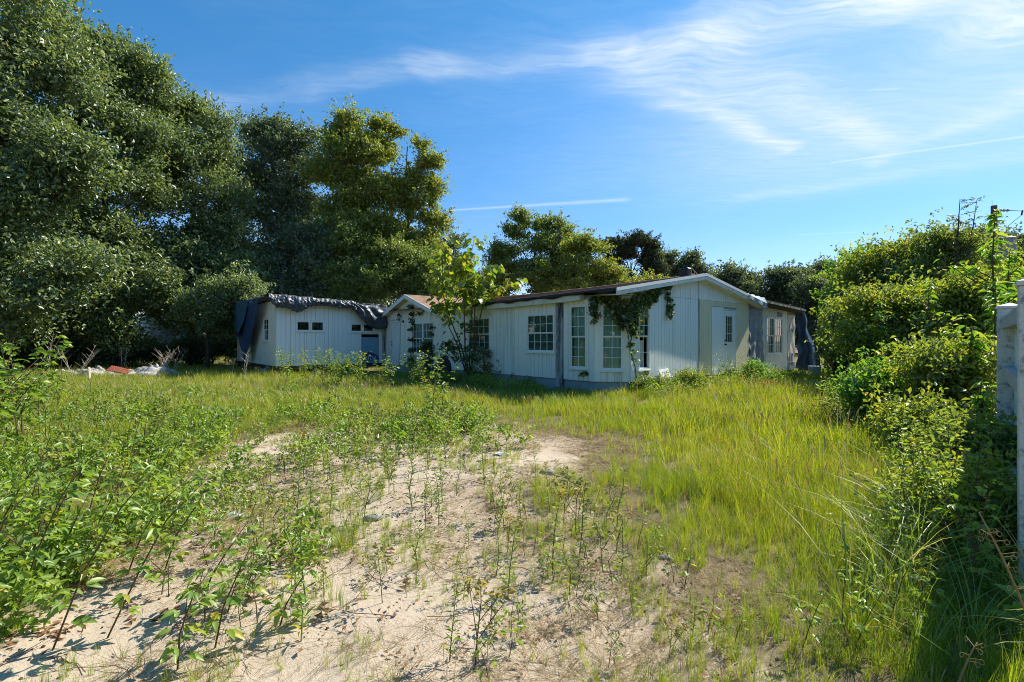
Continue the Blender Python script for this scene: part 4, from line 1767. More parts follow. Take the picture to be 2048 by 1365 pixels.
# drum and block at the far right corner of the rear addition
q = px_at(1629, 752, 20.5)
mb = MB()
mb.lathe((q.x, q.y, 0), [(0, 0), (.22, 0), (.24, .03), (.23, .2), (.25, .22), (.23, .26), (.24, .46), (.25, .5), (.2, .52), (0, .52)], 14)
solo('small_drum', mb, M['skirt'], 'small blue grey drum standing in weeds beside the navy tarp', 'drum', smooth=False, origin=(q.x, q.y, 0))

# heap of tattered sheets by the left weeds
def ragfn(c, lx, ly, h, seed, rot):
    q = random.Random(seed)
    ph = [q.random() * 6 for _ in range(8)]
    cr, sr = math.cos(rot), math.sin(rot)

    def fn(a, b):
        x = (a - .5) * lx + .08 * math.sin(b * 9 + ph[4])
        y = (b - .5) * ly + .08 * math.sin(a * 9 + ph[5])
        e = max(0, 1 - (2 * a - 1) ** 4) * max(0, 1 - (2 * b - 1) ** 4)
        kx = abs(float(vnoise(np.array([a * 9 + seed]), np.array([b * 5]), 1.0, seed)) - .5) + .6 * abs(float(vnoise(np.array([a * 21 + seed]), np.array([b * 12]), 1.0, seed + 1)) - .5)
        z = h * e * (.25 + 1.1 * kx + .25 * math.sin(a * 7 + ph[0]) + .2 * math.sin(b * 6 + ph[1]) + .12 * math.sin(a * 23 + b * 13 + ph[2]) + .1 * math.sin(b * 29 + ph[3])) + .015
        return (c.x + x * cr - y * sr, c.y + x * sr + y * cr, c.z + max(z, .012))
    return fn


hp = px_at(265, 752, 21.5)
hp.z = 0
cloth('tattered_sheet', ragfn(hp + Vector((.5, .3, .03)), 2.6, 1.5, .36, 5, .1), 40, 24, M['rag'], 'tattered white sheet heaped over the grass by the dark trees', 'sheet')
cloth('tattered_sheet', ragfn(hp + Vector((-2.4, .1, .03)), 2.9, 1.1, .34, 9, -.05), 40, 20, M['rag'], 'low torn white sheet lying left of the rusty sheet', 'sheet')
cloth('tattered_sheet', ragfn(hp + Vector((5.3, 1.6, .03)), 1.2, .7, .4, 12, .2), 24, 16, M['tarp_grey'], 'small blue grey scrap in the grass near the left addition', 'sheet')
cloth('rusty_sheet', lambda a, b: (hp.x - .70 + .80 * a, hp.y - .62 + .36 * b + .1 * a, .27 + .010 * math.sin(a * 60) - .12 * a * a + .22 * b * (1 - .5 * a)), 60, 6, M['rust'],
      'rusty red metal sheet lying on the tattered white heap', 'metal sheet')
mb = MB()
q0 = px_at(178, 757, 19)
mb.bar((q0.x, q0.y, .52), (q0.x + .45, q0.y - .5, .12), .045, 6)
solo('broken_board', mb, M['deadwood'], 'short broken pale board sticking out of the weeds left of the heap', 'board', origin=(q0.x, q0.y, 0))
# far sheds showing through the trees
for (xp, yp, dep, w_, h_, lab) in ((262, 640, 44, 3.6, 3.9, 'grey metal shed half hidden behind the left trees'), (338, 640, 46, 3.2, 4.0, 'bluish metal shed roof glimpsed through the dark trees')):
    q = px_at(xp, yp, dep)
    th_ = Thing('metal_shed', (q.x, q.y, 0), lab, 'shed')
    mb = MB()
    mb.box(q.x - w_ / 2, q.x + w_ / 2, q.y, q.y + 4, 0, 2.75)
    th_.part('wall', mb, M['shed'])
    mb = MB()
    z0 = 2.76
    mb.hexa([(q.x - w_ / 2 - .2, q.y - .3, z0), (q.x + w_ / 2 + .2, q.y - .3, z0), (q.x + w_ / 2 + .2, q.y + 4.2, z0), (q.x - w_ / 2 - .2, q.y + 4.2, z0),
             (q.x - w_ / 2 - .2, q.y - .3, z0 + .1), (q.x + w_ / 2 + .2, q.y - .3, z0 + .1), (q.x + w_ / 2 + .1, q.y + 2, z0 + .8), (q.x - w_ / 2 - .1, q.y + 2, z0 + .8)])
    th_.part('roof', mb, M['shed'])

# litter on the sand
q = px_ground(455, 1037)
cloth('paper_scrap', lambda a, b: (q.x - .13 + .27 * a + .02 * b, q.y - .05 + .12 * b + .05 * a, float(ground_z(q.x, q.y)) + .02 + .02 * math.sin(a * 9 + b * 4) + .015 * math.sin(b * 7)), 14, 8, M['paper'],
      'crumpled pale blue scrap lying among the left weeds', 'litter', .001)
q2 = px_ground(1003, 914)
cloth('paper_scrap', lambda a, b: (q2.x - .11 + .22 * a, q2.y - .06 + .12 * b, float(ground_z(q2.x, q2.y)) + .018 + .015 * math.sin(a * 7 + b * 5)), 12, 8, M['paper'],
      'small white scrap lying in the middle of the bare sand', 'litter', .001)
for (x, y, r, lab) in ((746, 1036, .075, 'grey stone at the edge of the weeds left of centre'), (1330, 1128, .05, 'small grey stone at the foot of a weed right of centre'),
                       (1097, 948, .09, 'flat dark stone on the bare sand, larger of two'), (1126, 962, .06, 'small flat dark stone on the bare sand'),
                       (835, 845, .10, 'pale stone among the weeds at the far end of the sand')):
    g = px_ground(x, y)
    solo('stone', lump((g.x, g.y, float(ground_z(g.x, g.y)) + r * .15), (r, r * .8, r * .6), int(x), 10, 6), M['rock'], lab, 'stone', smooth=True, origin=(g.x, g.y, 0))


# ------------------------------------------------------------------ foliage builders
def leaf_mesh(name, cen, size, mat, normal_bias=None, aspect=.5, tint=None, r=None, dirs=None, fold=.18, jitter=.35):
    """Many kite-shaped leaves, each a folded quad, in one mesh (crown or foliage of one plant)."""
    r = r or rng
    n = len(cen)
    cen = np.asarray(cen, float)
    d = r.normal(size=(n, 3)) if dirs is None else np.asarray(dirs, float) + r.normal(size=(n, 3)) * .3
    d[:, 2] -= .25
    d /= np.linalg.norm(d, axis=1, keepdims=True) + 1e-9
    nb = r.normal(size=(n, 3))
    nb[:, 2] += 1.1
    if normal_bias is not None:
        nb += normal_bias
    s = np.cross(d, nb)
    s /= np.linalg.norm(s, axis=1, keepdims=True) + 1e-9
    up = np.cross(s, d)
    L = np.asarray(size) * (1 + jitter * (r.random(n) - .5) * 2)
    L = L[:, None]
    w = L * aspect * .5
    b0 = cen - d * L * .5
    tip = cen + d * L * .5 - up * L * .06
    m1 = cen - d * L * .05 + s * w + up * L * fold
    m2 = cen - d * L * .05 - s * w + up * L * fold
    co = np.stack([b0, m1, tip, m2], 1).reshape(-1, 3)
    k = np.arange(n)[:, None] * 4
    tris = np.concatenate([k + [0, 1, 2], k + [0, 2, 3]], 1).reshape(-1, 3)
    me = bpy.data.meshes.new(name)
    arrays_to_mesh(me, co, None, tris)
    if tint is None:
        tint = r.random(n)
    at = me.attributes.new('tint', 'FLOAT', 'FACE')
    at.data.foreach_set('value', np.repeat(np.clip(tint, 0, 1), 2).astype(np.float32))
    me.materials.append(mat)
    return me


def blob_clumps(blobs, n, r, per=45, cr=(.35, .75), flat=.6, shell=.55):
    """Leaf positions in clumps spread over a set of ellipsoids (cx,cy,cz,rx,ry,rz)."""
    blobs = np.asarray(blobs, float)
    wgt = (blobs[:, 3] * blobs[:, 5])
    wgt = wgt / wgt.sum()
    nc = max(1, n // per)
    bi = r.choice(len(blobs), nc, p=wgt)
    d = r.normal(size=(nc, 3))
    d /= np.linalg.norm(d, axis=1, keepdims=True)
    rad = r.random(nc) ** (1 / 3.0)
    rad = shell + (1 - shell) * rad if shell else rad
    rad *= np.where(r.random(nc) < .12, 1.18, 1.0)
    c = blobs[bi, :3] + d * rad[:, None] * blobs[bi, 3:6]
    ct = r.random(nc)
    ci = np.repeat(np.arange(nc), per)
    sz = r.uniform(cr[0], cr[1], nc)[ci][:, None]
    off = r.normal(size=(nc * per, 3)) * .5
    off[:, 2] *= flat
    pos = c[ci] + off * sz
    bt = r.random(len(blobs))
    tint = np.clip(.28 * bt[bi][ci] + .27 * ct[ci] + .40 * r.random(nc * per) + .05, 0, 1)
    out = d[ci] * .6
    return pos, tint, out


def lumps(blobs, r, k=7, q=.64, f=(.36, .64)):
    """Break every crown mass into smaller lumps so that gaps open between them."""
    out = []
    for b in blobs:
        for i in range(k):
            d = r.normal(size=3)
            d[2] += .15
            d /= np.linalg.norm(d)
            s = r.uniform(*f)
            g = q * r.uniform(.75, 1.2)
            out.append((b[0] + d[0] * b[3] * g, b[1] + d[1] * b[4] * g, b[2] + d[2] * b[5] * g, b[3] * s, b[4] * s, b[5] * s * .85))
    return out


def sprays(bl, n, r, ln, k=14, up=.5):
    """Thin leafy shoots that stick out of the crown masses."""
    bi = r.integers(0, len(bl), n)
    d = r.normal(size=(n, 3))
    d[:, 2] = np.abs(d[:, 2]) * .8 + up * r.random(n)
    d /= np.linalg.norm(d, axis=1, keepdims=True)
    st = bl[bi, :3] + d * bl[bi, 3:6] * .8
    L_ = r.uniform(ln[0], ln[1], n)
    t = r.random((n, k))
    pos = st[:, None, :] + d[:, None, :] * (t * L_[:, None])[:, :, None]
    pos[:, :, 2] -= (t ** 2) * L_[:, None] * .18
    pos += r.normal(size=pos.shape) * (.05 + .07 * L_[:, None, None] * (1 - t[:, :, None]))
    return pos.reshape(-1, 3), np.clip(np.repeat(r.random(n), k) * .4 + r.random(n * k) * .4 + .25, 0, 1), np.repeat(d, k, 0) * .4


def limb_path(a, b, r, k=4, wob=.12):
    a, b = Vector(a), Vector(b)
    ln = (b - a).length
    pts = []
    for i in range(k + 1):
        t = i / k
        p = a.lerp(b, t)
        p.z += ln * .12 * math.sin(t * math.pi)
        if 0 < i < k:
            p += Vector(r.normal(size=3)) * (wob * ln * .25)
        pts.append(p)
    return pts


def make_tree(name, x, y, h, blobs, nleaf, size, mat, label, bark='bark', trunk_r=.25, seed=1, cr=(.4, .9), limbs=7, lean=(0, 0), group=None, per=45, aspect=.5, shell=.5, cat='tree', limb_r=.35, extra=None, trunk_top=.75, flat=.6, split=6, shoots=None):
    r = np.random.default_rng(seed)
    T = Thing(name, (x, y, 0), label, cat, group)
    bl = np.array([(x + b[0], y + b[1], b[2], b[3], b[4], b[5]) for b in blobs], float)
    top = Vector((x + lean[0], y + lean[1], h * trunk_top))
    tp = [Vector((x, y, -.2))]
    for i in range(1, 7):
        t = i / 6
        tp.append(Vector((x, y, 0)).lerp(top, t) + Vector((r.normal() * .02 * h * .3, r.normal() * .02 * h * .3, 0)))
    rad = [trunk_r * (1.25 if i == 0 else 1 - .8 * i / 6) for i in range(7)]
    mb = MB()
    mb.tube(tp, rad, 8)
    trunk = T.part('trunk', mb, M[bark], smooth=True)
    order = np.argsort(-bl[:, 3])[:limbs]
    for bi in order:
        b = bl[bi]
        zt = min(max(b[2] - .45 * abs(b[0] - x) - .6, .1 * h), h * trunk_top * .95)
        t = zt / (h * trunk_top)
        k = min(int(t * 6), 5)
        st_ = tp[k].lerp(tp[k + 1], t * 6 - k)
        mb = MB()
        r0 = rad[k] * limb_r * 1.6
        pts = limb_path(st_, b[:3], r)
        mb.tube(pts, [max(r0 * (1 - .2 * i), .012) for i in range(len(pts))], 6)
        for q in range(4):
            a0 = pts[2].lerp(pts[4], q / 4)
            e = Vector(b[:3]) + Vector(r.normal(size=3)) * float(b[3]) * .6
            mb.tube([a0, a0.lerp(e, .5) + Vector((0, 0, .1)), e], [r0 * .3, r0 * .2, .008], 4)
        T.part('limb', mb, M[bark], trunk, smooth=True)
    if split:
        bl = np.array(lumps(bl, r, split))
    pos, tint, out = blob_clumps(bl, int(nleaf * (1.3 if cat == 'tree' else .85)), r, per, cr, flat, shell)
    ns, sl = shoots or (nleaf // 38, (cr[0] * .9, cr[1] * 2.0))
    p2, t2, o2 = sprays(bl, ns, r, sl)
    pos, tint, out = np.concatenate([pos, p2]), np.concatenate([tint, t2]), np.concatenate([out, o2])
    pos[:, 2] = np.maximum(pos[:, 2], .05)
    if extra is not None:
        tint = np.clip(extra(pos, tint), 0, 1)
    me = leaf_mesh('crown', pos - np.array([x, y, 0]), size, mat, out, aspect, tint, r)
    T.mesh('crown', me)
    return T


def crown(h, base, prof, n, seed, rb, depth=.8):
    """Blobs inside a crown outline; prof: [(height fraction, radius)]."""
    r = np.random.default_rng(seed)
    out = []
    for i in range(n):
        f = (i + .5) / n
        z = base + (h - base) * f
        R_ = np.interp(f, [p[0] for p in prof], [p[1] for p in prof])
        a = r.random() * 6.283
        q = math.sqrt(r.random()) * max(R_ - rb * .55, .05)
        b = min(rb * r.uniform(.65, 1.25), R_ * 1.1 + .1)
        out.append((q * math.cos(a), q * math.sin(a) * depth, min(z, h - b * .75), b, b, b * .8))
    return out


def at_px(px, depth):
    return (px - CX) / F * depth


def hz(py, depth):
    return CAMZ + (HY - py) / F * depth


def hand_blobs(x0, depth0, rows):
    """rows: (px, py, r_px, depth offset) -> blobs relative to the trunk base."""
    out = []
    for (px, py, rp, dd) in rows:
        d = depth0 + dd
        x = at_px(px, d) - x0
        rr = rp / F * d
        out.append((x, dd, hz(py, d), rr, rr * .95, rr * .8))
    return out


# ------------------------------------------------------------------ the trees
d = 23.5
x = at_px(10, d)
rows = [(-120, -60, 120, 0), (20, -20, 110, 0), (70, 60, 90, -.5), (-60, 110, 110, -1), (60, 170, 95, -1.2), (130, 150, 60, 0), (-20, 260, 110, -1), (90, 290, 85, -1.6), (-60, 400, 110, -1),
        (60, 420, 95, -2), (150, 380, 70, -1), (-30, 540, 100, -1), (70, 560, 90, -2.2), (150, 520, 60, -1.5), (20, 640, 70, -1.5), (-160, 250, 120, 1), (-150, 500, 110, 1)]
make_tree('oak_tree', x, d, hz(-110, d), hand_blobs(x, d, rows), 52000, .21, M['oak'], 'tallest dark oak cut off by the left edge', 'bark_dark', .42, 11, (.45, 1.0), 10)
d = 28
x = at_px(215, d)
rows = [(200, 95, 55, 0), (165, 110, 50, 0), (250, 150, 55, -.5), (190, 190, 70, -1), (290, 150, 38, 0), (310, 200, 38, .3), (250, 250, 75, -1.2), (160, 280, 65, -.6), (310, 290, 55, -.5),
        (220, 350, 75, -1.5), (290, 390, 60, -1), (130, 410, 60, 0), (200, 470, 70, -2), (280, 500, 60, -1.5), (130, 560, 70, -2), (220, 590, 65, -2.6), (300, 570, 50, -2), (180, 650, 45, -3), (250, 660, 35, -3)]
make_tree('oak_tree', x, d, hz(55, d), hand_blobs(x, d, rows), 50000, .19, M['oak'], 'tall round oak second from the left edge', 'bark_dark', .36, 12, (.4, .95), 10)
d = 31
x = at_px(385, d)
rows = [(385, 240, 45, 0), (350, 260, 45, 0), (425, 270, 45, 0), (380, 320, 65, -.8), (440, 330, 45, 0), (340, 370, 55, -.8), (420, 400, 60, -1), (460, 380, 35, 0), (370, 460, 65, -1.5), (450, 470, 55, -1),
        (400, 540, 65, -2.4), (470, 550, 55, -2), (350, 570, 55, -2.2), (430, 610, 50, -3), (490, 590, 42, -2), (370, 640, 40, -3.4), (320, 520, 50, -1)]
make_tree('oak_tree', x, d, hz(205, d), hand_blobs(x, d, rows), 44000, .19, M['oak'], 'spreading oak right of the tall pair, its skirt over the addition', 'bark_dark', .34, 13, (.4, .9), 9)
d = 35
x = at_px(560, d)
rows = [(550, 275, 40, 0), (510, 280, 38, 0), (595, 290, 42, 0), (540, 330, 60, -.5), (610, 340, 48, 0), (490, 360, 42, 0), (560, 400, 60, -.6), (510, 430, 48, 0), (620, 410, 48, 0),
        (580, 480, 60, -.5), (530, 520, 52, 0), (630, 500, 50, 0), (560, 570, 60, -1), (640, 570, 50, -1), (500, 600, 50, -1)]
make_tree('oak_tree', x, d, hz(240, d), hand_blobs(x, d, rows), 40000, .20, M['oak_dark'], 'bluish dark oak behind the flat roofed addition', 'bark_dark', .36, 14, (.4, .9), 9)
d = 33.5
x = at_px(722, d)
rows = [(700, 255, 30, 0), (735, 275, 42, 0), (770, 255, 16, 0), (680, 290, 42, 0), (720, 320, 60, -.5), (765, 320, 40, 0), (670, 360, 50, 0), (730, 390, 60, -.6), (780, 380, 38, 0), (690, 430, 55, -.4),
        (750, 460, 52, -.5), (705, 500, 50, -.5), (780, 470, 38, 0), (660, 490, 45, 0)]
make_tree('maple_tree', x, d, hz(228, d), hand_blobs(x, d, rows), 33000, .20, M['yellowgreen'], 'tall yellowing maple standing behind the entry gable', 'bark', .26, 15, (.35, .8), 9)
d = 34
x = at_px(815, d)
rows = [(800, 272, 13, 0), (842, 290, 17, 0), (855, 325, 26, 0), (835, 355, 26, 0), (865, 380, 22, 0), (800, 400, 30, 0), (845, 420, 34, 0), (870, 440, 24, 0), (810, 470, 42, 0), (855, 490, 36, 0), (800, 540, 42, -.5), (850, 550, 42, -.5), (870, 590, 38, -.5)]
make_tree('maple_tree', x, d, hz(262, d), hand_blobs(x, d, rows), 17000, .20, M['yellowgreen'], 'thin open crowned maple with bare upper branches right of the tall one', 'bark', .17, 16, (.3, .7), 10, trunk_top=.93, shell=.3)
d = 30.5
for (px, top, seed, mt, lab, rows) in (
    (600, 440, 21, 'oak_dark', 'dark understory tree just behind the tarped roof edge', [(600, 480, 55, 0), (560, 520, 55, 0), (640, 520, 55, 0), (590, 570, 60, -.3), (640, 590, 50, -.3), (540, 590, 50, 0)]),
    (700, 430, 22, 'midgreen', 'bushy understory tree behind the right end of the tarped roof', [(690, 470, 50, 0), (730, 500, 50, 0), (670, 530, 55, -.2), (730, 560, 60, -.3), (690, 600, 50, -.3)]),
    (800, 470, 23, 'midgreen', 'bushy understory tree right behind the peak of the entry gable', [(790, 510, 48, 0), (840, 530, 45, 0), (780, 560, 55, -.2), (830, 590, 48, -.3), (880, 590, 34, 0), (850, 570, 40, 0)])):
    x = at_px(px, d)
    make_tree('understory_tree', x, d + seed * .05, hz(top, d), hand_blobs(x, d, rows), 17000, .17, M[mt], lab, 'bark_dark', .13, seed, (.3, .7), 6, limb_r=.45)
d = 25.5
for (px, top, seed, lab, rows) in (
    (60, 540, 31, 'low leafy tree at the foot of the tallest left oak', [(40, 580, 60, 0), (100, 610, 50, 0), (20, 650, 50, 0), (90, 670, 42, 0), (-40, 620, 70, 0)]),
    (240, 560, 32, 'low leafy tree in front of the far sheds', [(215, 600, 48, 0), (180, 640, 42, 0), (280, 600, 36, 0), (220, 665, 36, 0), (255, 690, 26, 0)]),
    (415, 570, 33, 'pale leafy understory tree touching the left end of the addition', [(420, 600, 50, 0), (460, 630, 45, 0), (380, 620, 40, 0), (485, 580, 32, 0), (430, 650, 32, 0)])):
    x = at_px(px, d)
    make_tree('understory_tree', x, d, hz(top, d), hand_blobs(x, d, rows), 15000, .15, M['oak'], lab, 'bark_dark', .12, seed, (.25, .6), 5, limb_r=.45)
# brush along the foot of the left trees
for i, (px, dd, top, lab) in enumerate(((-90, 23, 640, 'shaded brush at the foot of the left trees, cut by the left edge'), (40, 24.5, 672, 'shaded brush at the foot of the tallest oak'), (140, 26, 680, 'shaded brush left of the rusty sheet'),
                                        (235, 28, 676, 'shaded brush behind the tattered sheets'), (330, 29, 668, 'shaded brush behind the tangled dry shrub'), (425, 30, 672, 'shaded brush beside the end wall of the addition'))):
    x = at_px(px, dd)
    h = hz(top, dd)
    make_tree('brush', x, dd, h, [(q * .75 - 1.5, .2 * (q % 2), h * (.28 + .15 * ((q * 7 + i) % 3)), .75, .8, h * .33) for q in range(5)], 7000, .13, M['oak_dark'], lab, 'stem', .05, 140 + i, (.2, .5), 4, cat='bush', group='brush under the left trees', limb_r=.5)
# the dark wood behind, closing the gaps near the ground
d = 40
for i, (px, top, lab) in enumerate(((-150, 300, 'shaded tree deep in the wood at the left edge'), (60, 420, 'shaded tree deep in the wood below the tallest oak'),
                                    (250, 460, 'shaded tree deep in the wood behind the sheds'), (440, 430, 'shaded tree deep in the wood behind the spreading oak'),
                                    (620, 450, 'shaded tree deep in the wood behind the addition'), (780, 470, 'shaded tree deep in the wood behind the maples'))):
    dd = 49 + (i % 3) * 2
    x = at_px(px, dd)
    h = hz(top, dd)
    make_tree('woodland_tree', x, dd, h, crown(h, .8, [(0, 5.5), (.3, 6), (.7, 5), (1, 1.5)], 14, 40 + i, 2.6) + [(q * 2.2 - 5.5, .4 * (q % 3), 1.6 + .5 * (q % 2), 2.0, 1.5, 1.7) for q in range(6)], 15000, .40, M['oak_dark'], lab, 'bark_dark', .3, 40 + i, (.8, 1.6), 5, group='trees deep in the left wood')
d = 41
x = at_px(885, d)
make_tree('oak_tree', x, d, hz(437, d), hand_blobs(x, d, [(885, 460, 24, 0), (900, 490, 26, 0), (875, 510, 34, 0), (905, 540, 38, 0), (930, 580, 40, 0), (960, 590, 40, 0)]), 10000, .2, M['oak_dark'], 'small dark oak peeping out right of the maples', 'bark_dark', .2, 51, (.35, .7), 5)
d = 39
x = at_px(1070, d)
rows = [(1040, 435, 13, 0), (1040, 465, 26, 0), (1015, 495, 30, 0), (1085, 455, 16, 0), (1110, 450, 20, 0), (1120, 475, 26, 0), (1075, 500, 45, 0), (1010, 535, 40, 0), (1130, 510, 34, 0), (1060, 550, 55, -.4), (1000, 580, 40, 0), (1110, 560, 50, -.4)]
make_tree('elm_tree', x, d, hz(420, d), hand_blobs(x, d, rows), 24000, .19, M['midgreen'], 'feathery elm rising behind the middle of the brown roof', 'bark', .2, 52, (.3, .65), 10, shell=.3)
d = 37
x = at_px(1165, d)
rows = [(1150, 495, 26, 0), (1180, 505, 30, 0), (1140, 530, 36, 0), (1190, 540, 36, 0), (1165, 570, 45, -.2), (1220, 545, 26, 0), (1215, 580, 32, 0), (1240, 575, 24, 0)]
make_tree('maple_tree', x, d, hz(480, d), hand_blobs(x, d, rows), 18000, .18, M['yellowgreen'], 'yellow green maple behind the roof right of the feathery elm', 'bark', .18, 53, (.3, .65), 8, shell=.3)
# pine
d = 46
x = at_px(1250, d)
rows = [(1240, 490, 18, 0), (1272, 484, 17, 0), (1300, 497, 16, 0), (1215, 495, 13, 0), (1256, 508, 14, .5), (1310, 515, 11, 0), (1285, 518, 12, .6), (1225, 520, 11, .4), (1318, 535, 12, 0), (1295, 540, 12, .4), (1230, 545, 9, 0)]
make_tree('pine_tree', x, d, hz(478, d), hand_blobs(x, d, rows), 10500, .36, M['pine'], 'flat topped pine with bare forked limbs behind the roof', 'bark_dark', .2, 54, (.35, .7), 11, aspect=.10, per=70, trunk_top=.72, shell=.1, limb_r=.5, lean=(.4, 0))
for (px, top, dd, seed, lab, rows) in (
    (1338, 508, 52, 55, 'small dark round tree right of the pine', [(1338, 522, 20, 0), (1325, 545, 22, 0), (1352, 550, 20, 0), (1320, 570, 22, 0)]),
    (1385, 508, 52, 56, 'small dark tree with a knobbly top behind the roof ridge', [(1385, 522, 15, 0), (1370, 540, 18, 0), (1400, 540, 16, 0), (1385, 560, 24, 0)]),
    (1300, 556, 43, 57, 'yellow tinted bush showing just above the roof', [(1300, 570, 18, 0), (1320, 578, 15, 0), (1275, 580, 16, 0)])):
    x = at_px(px, dd)
    make_tree('dark_tree' if seed != 57 else 'yellow_bush', x, dd, hz(top, dd), hand_blobs(x, dd, rows), 7000, .24, M['far'] if seed != 57 else M['yellowgreen'], lab, 'bark_dark', .18, seed, (.35, .8), 4, cat='tree' if seed != 57 else 'bush')
far = [(1450, 534, 56, 'broad far tree right behind the gable peak'), (1500, 545, 58, 'far tree behind the bent flashing of the gable'), (1560, 534, 57, 'tallest far tree behind the twin window addition'),
       (1610, 540, 60, 'far tree right of the tallest one behind the addition'), (1665, 528, 58, 'far tree beside the bright green right bushes'), (1725, 520, 60, 'far tree rising behind the bright green right bushes'),
       (985, 545, 48, 'low tree behind the roof at the left foot of the feathery elm'), (1100, 520, 50, 'full green tree filling in behind the feathery elm'), (1210, 530, 52, 'full green tree behind the yellow green maple'), (1275, 552, 52, 'low green tree under the pine'),
       (1420, 548, 62, 'distant low tree just left of the gable peak'), (1640, 560, 52, 'lower dark tree behind the navy tarp')]
for i, (px, top, dd, lab) in enumerate(far):
    x = at_px(px, dd)
    h = hz(top, dd)
    w = 3.4
    make_tree('far_tree', x, dd, h, crown(h, 1.0, [(0, w * 1.1), (.4, w * 1.1), (.8, w * .8), (1, w * .35)], 13, 60 + i, 1.7), 12000, .30, M['far'], lab, 'bark_dark', .2, 60 + i, (.45, .95), 5, group='far trees behind the house')
for i, (px, top, dd, lab) in enumerate(((1840, 478, 46, 'dark far oak left of the spiky tree'), (1930, 458, 44, 'big dark far oak behind the spiky tree'), (2030, 464, 45, 'dark far oak behind the transformer'), (2130, 470, 42, 'dark far oak beyond the right edge'))):
    x = at_px(px, dd)
    h = hz(top, dd)
    make_tree('far_tree', x, dd, h, crown(h, 1.0, [(0, 4.5), (.4, 4.5), (.8, 3.3), (1, 1.2)], 14, 80 + i, 2.0), 12000, .28, M['far'], lab, 'bark_dark', .25, 80 + i, (.45, 1.0), 5, group='far trees behind the right bushes')

# the wood across the road behind the photographer: the window panes mirror it
rr = np.random.default_rng(90)
wb_ = []
for i in range(70):
    a = R(145 + 212 * i / 69)
    q = rr.uniform(30, 42)
    for z in (1.5, 4.0, 6.5):
        wb_.append((q * math.cos(a) + rr.normal(), q * math.sin(a), z, 3.2, 3.2, 2.4))
pos, tint, out = blob_clumps(wb_, 36000, rr, 30, (1.2, 2.4), .8, .2)
pos[:, 2] = np.maximum(pos[:, 2], .1)
ob = bpy.data.objects.new('woodland', leaf_mesh('woodland', pos, .95, M['far'], out, .6, tint, rr))
COL.objects.link(ob)
tag(ob, 'wood across the road mirrored in the window panes', None, None, 'stuff')

# ------------------------------------------------------------------ the bushes on the right
bushes = [
    (1690, 20.5, 520, 'bush_bright', .15, 16000, 'bright green rounded bush behind the navy tarp', [(1705, 545, 26, 0), (1740, 535, 30, 0), (1698, 590, 30, 0), (1740, 590, 42, 0), (1695, 640, 26, 0), (1725, 660, 42, 0)]),
    (1770, 18.5, 480, 'bush', .14, 20000, 'tall mixed green bush in the middle of the right thicket', [(1770, 515, 36, 0), (1810, 520, 36, 0), (1745, 560, 42, 0), (1800, 580, 50, 0), (1760, 640, 55, 0), (1820, 650, 55, 0), (1780, 700, 45, 0)]),
    (1870, 17, 460, 'midgreen', .13, 20000, 'dark tall bush under the spiky tree', [(1870, 500, 36, 0), (1915, 510, 38, 0), (1850, 560, 48, 0), (1910, 580, 52, 0), (1870, 640, 55, 0), (1930, 650, 52, 0), (1890, 710, 48, 0)]),
    (1665, 16, 610, 'bush', .12, 18000, 'yellow tinged bush touching the navy tarp', [(1690, 648, 22, 0), (1715, 630, 30, 0), (1692, 685, 22, 0), (1730, 680, 38, 0), (1700, 722, 28, 0), (1745, 712, 34, 0)]),
    (1780, 13.5, 590, 'bush', .11, 22000, 'broad yellow green bush at the front of the thicket', [(1750, 620, 40, 0), (1810, 615, 42, 0), (1770, 670, 50, 0), (1840, 660, 46, 0), (1730, 690, 40, 0), (1800, 720, 45, 0), (1860, 715, 40, 0)]),
    (1960, 12, 560, 'bush', .11, 20000, 'green bush filling the gap beside the fence post', [(1930, 600, 42, 0), (1980, 590, 42, 0), (2030, 600, 42, .3), (1950, 660, 52, 0), (2000, 670, 45, .3), (1960, 730, 48, 0), (1910, 740, 36, 0), (2060, 560, 45, 1)]),
    (1775, 8.8, 742, 'bush_bright', .085, 17000, 'low vivid green bush at the edge of the field', [(1760, 775, 34, 0), (1800, 770, 34, 0), (1735, 800, 28, 0), (1780, 820, 42, 0), (1830, 800, 36, 0), (1840, 850, 30, 0), (1750, 845, 30, 0)]),
    (1895, 7.6, 700, 'bush', .085, 17000, 'leafy low bush between the vivid bush and the fence', [(1880, 740, 40, 0), (1930, 745, 45, 0), (1870, 800, 45, 0), (1930, 815, 50, 0), (1890, 870, 48, 0), (1950, 880, 45, 0)]),
    (1985, 5.0, 860, 'midgreen', .075, 9000, 'round leaved creeper covering the foot of the far fence post', [(1960, 905, 38, 0), (2005, 930, 42, 0), (1975, 960, 45, 0), (2020, 985, 38, .1), (1965, 1020, 42, 0), (2010, 1040, 38, 0)]),
    (1950, 3.7, 960, 'bush', .05, 8000, 'loose yellow green weedy bush standing in the fence shadow nearest the camera', [(1900, 1010, 50, 0), (1950, 1000, 55, 0), (1985, 1060, 55, 0), (1910, 1090, 60, 0), (1960, 1140, 60, 0), (1880, 1150, 45, 0)]),
    (1840, 6.4, 800, 'bush', .075, 9000, 'loose yellow green bush edging the tall grass below the thicket', [(1830, 850, 36, 0), (1865, 880, 40, 0), (1845, 920, 34, 0), (1880, 935, 34, 0)]),
    (1925, 5.3, 860, 'midgreen', .06, 15000, 'dark low creeper bush at the foot of the fence', [(1900, 910, 48, 0), (1950, 930, 55, 0), (1890, 975, 48, 0), (1950, 1010, 60, 0), (1910, 1060, 50, 0), (1985, 1040, 40, .1)]),
]
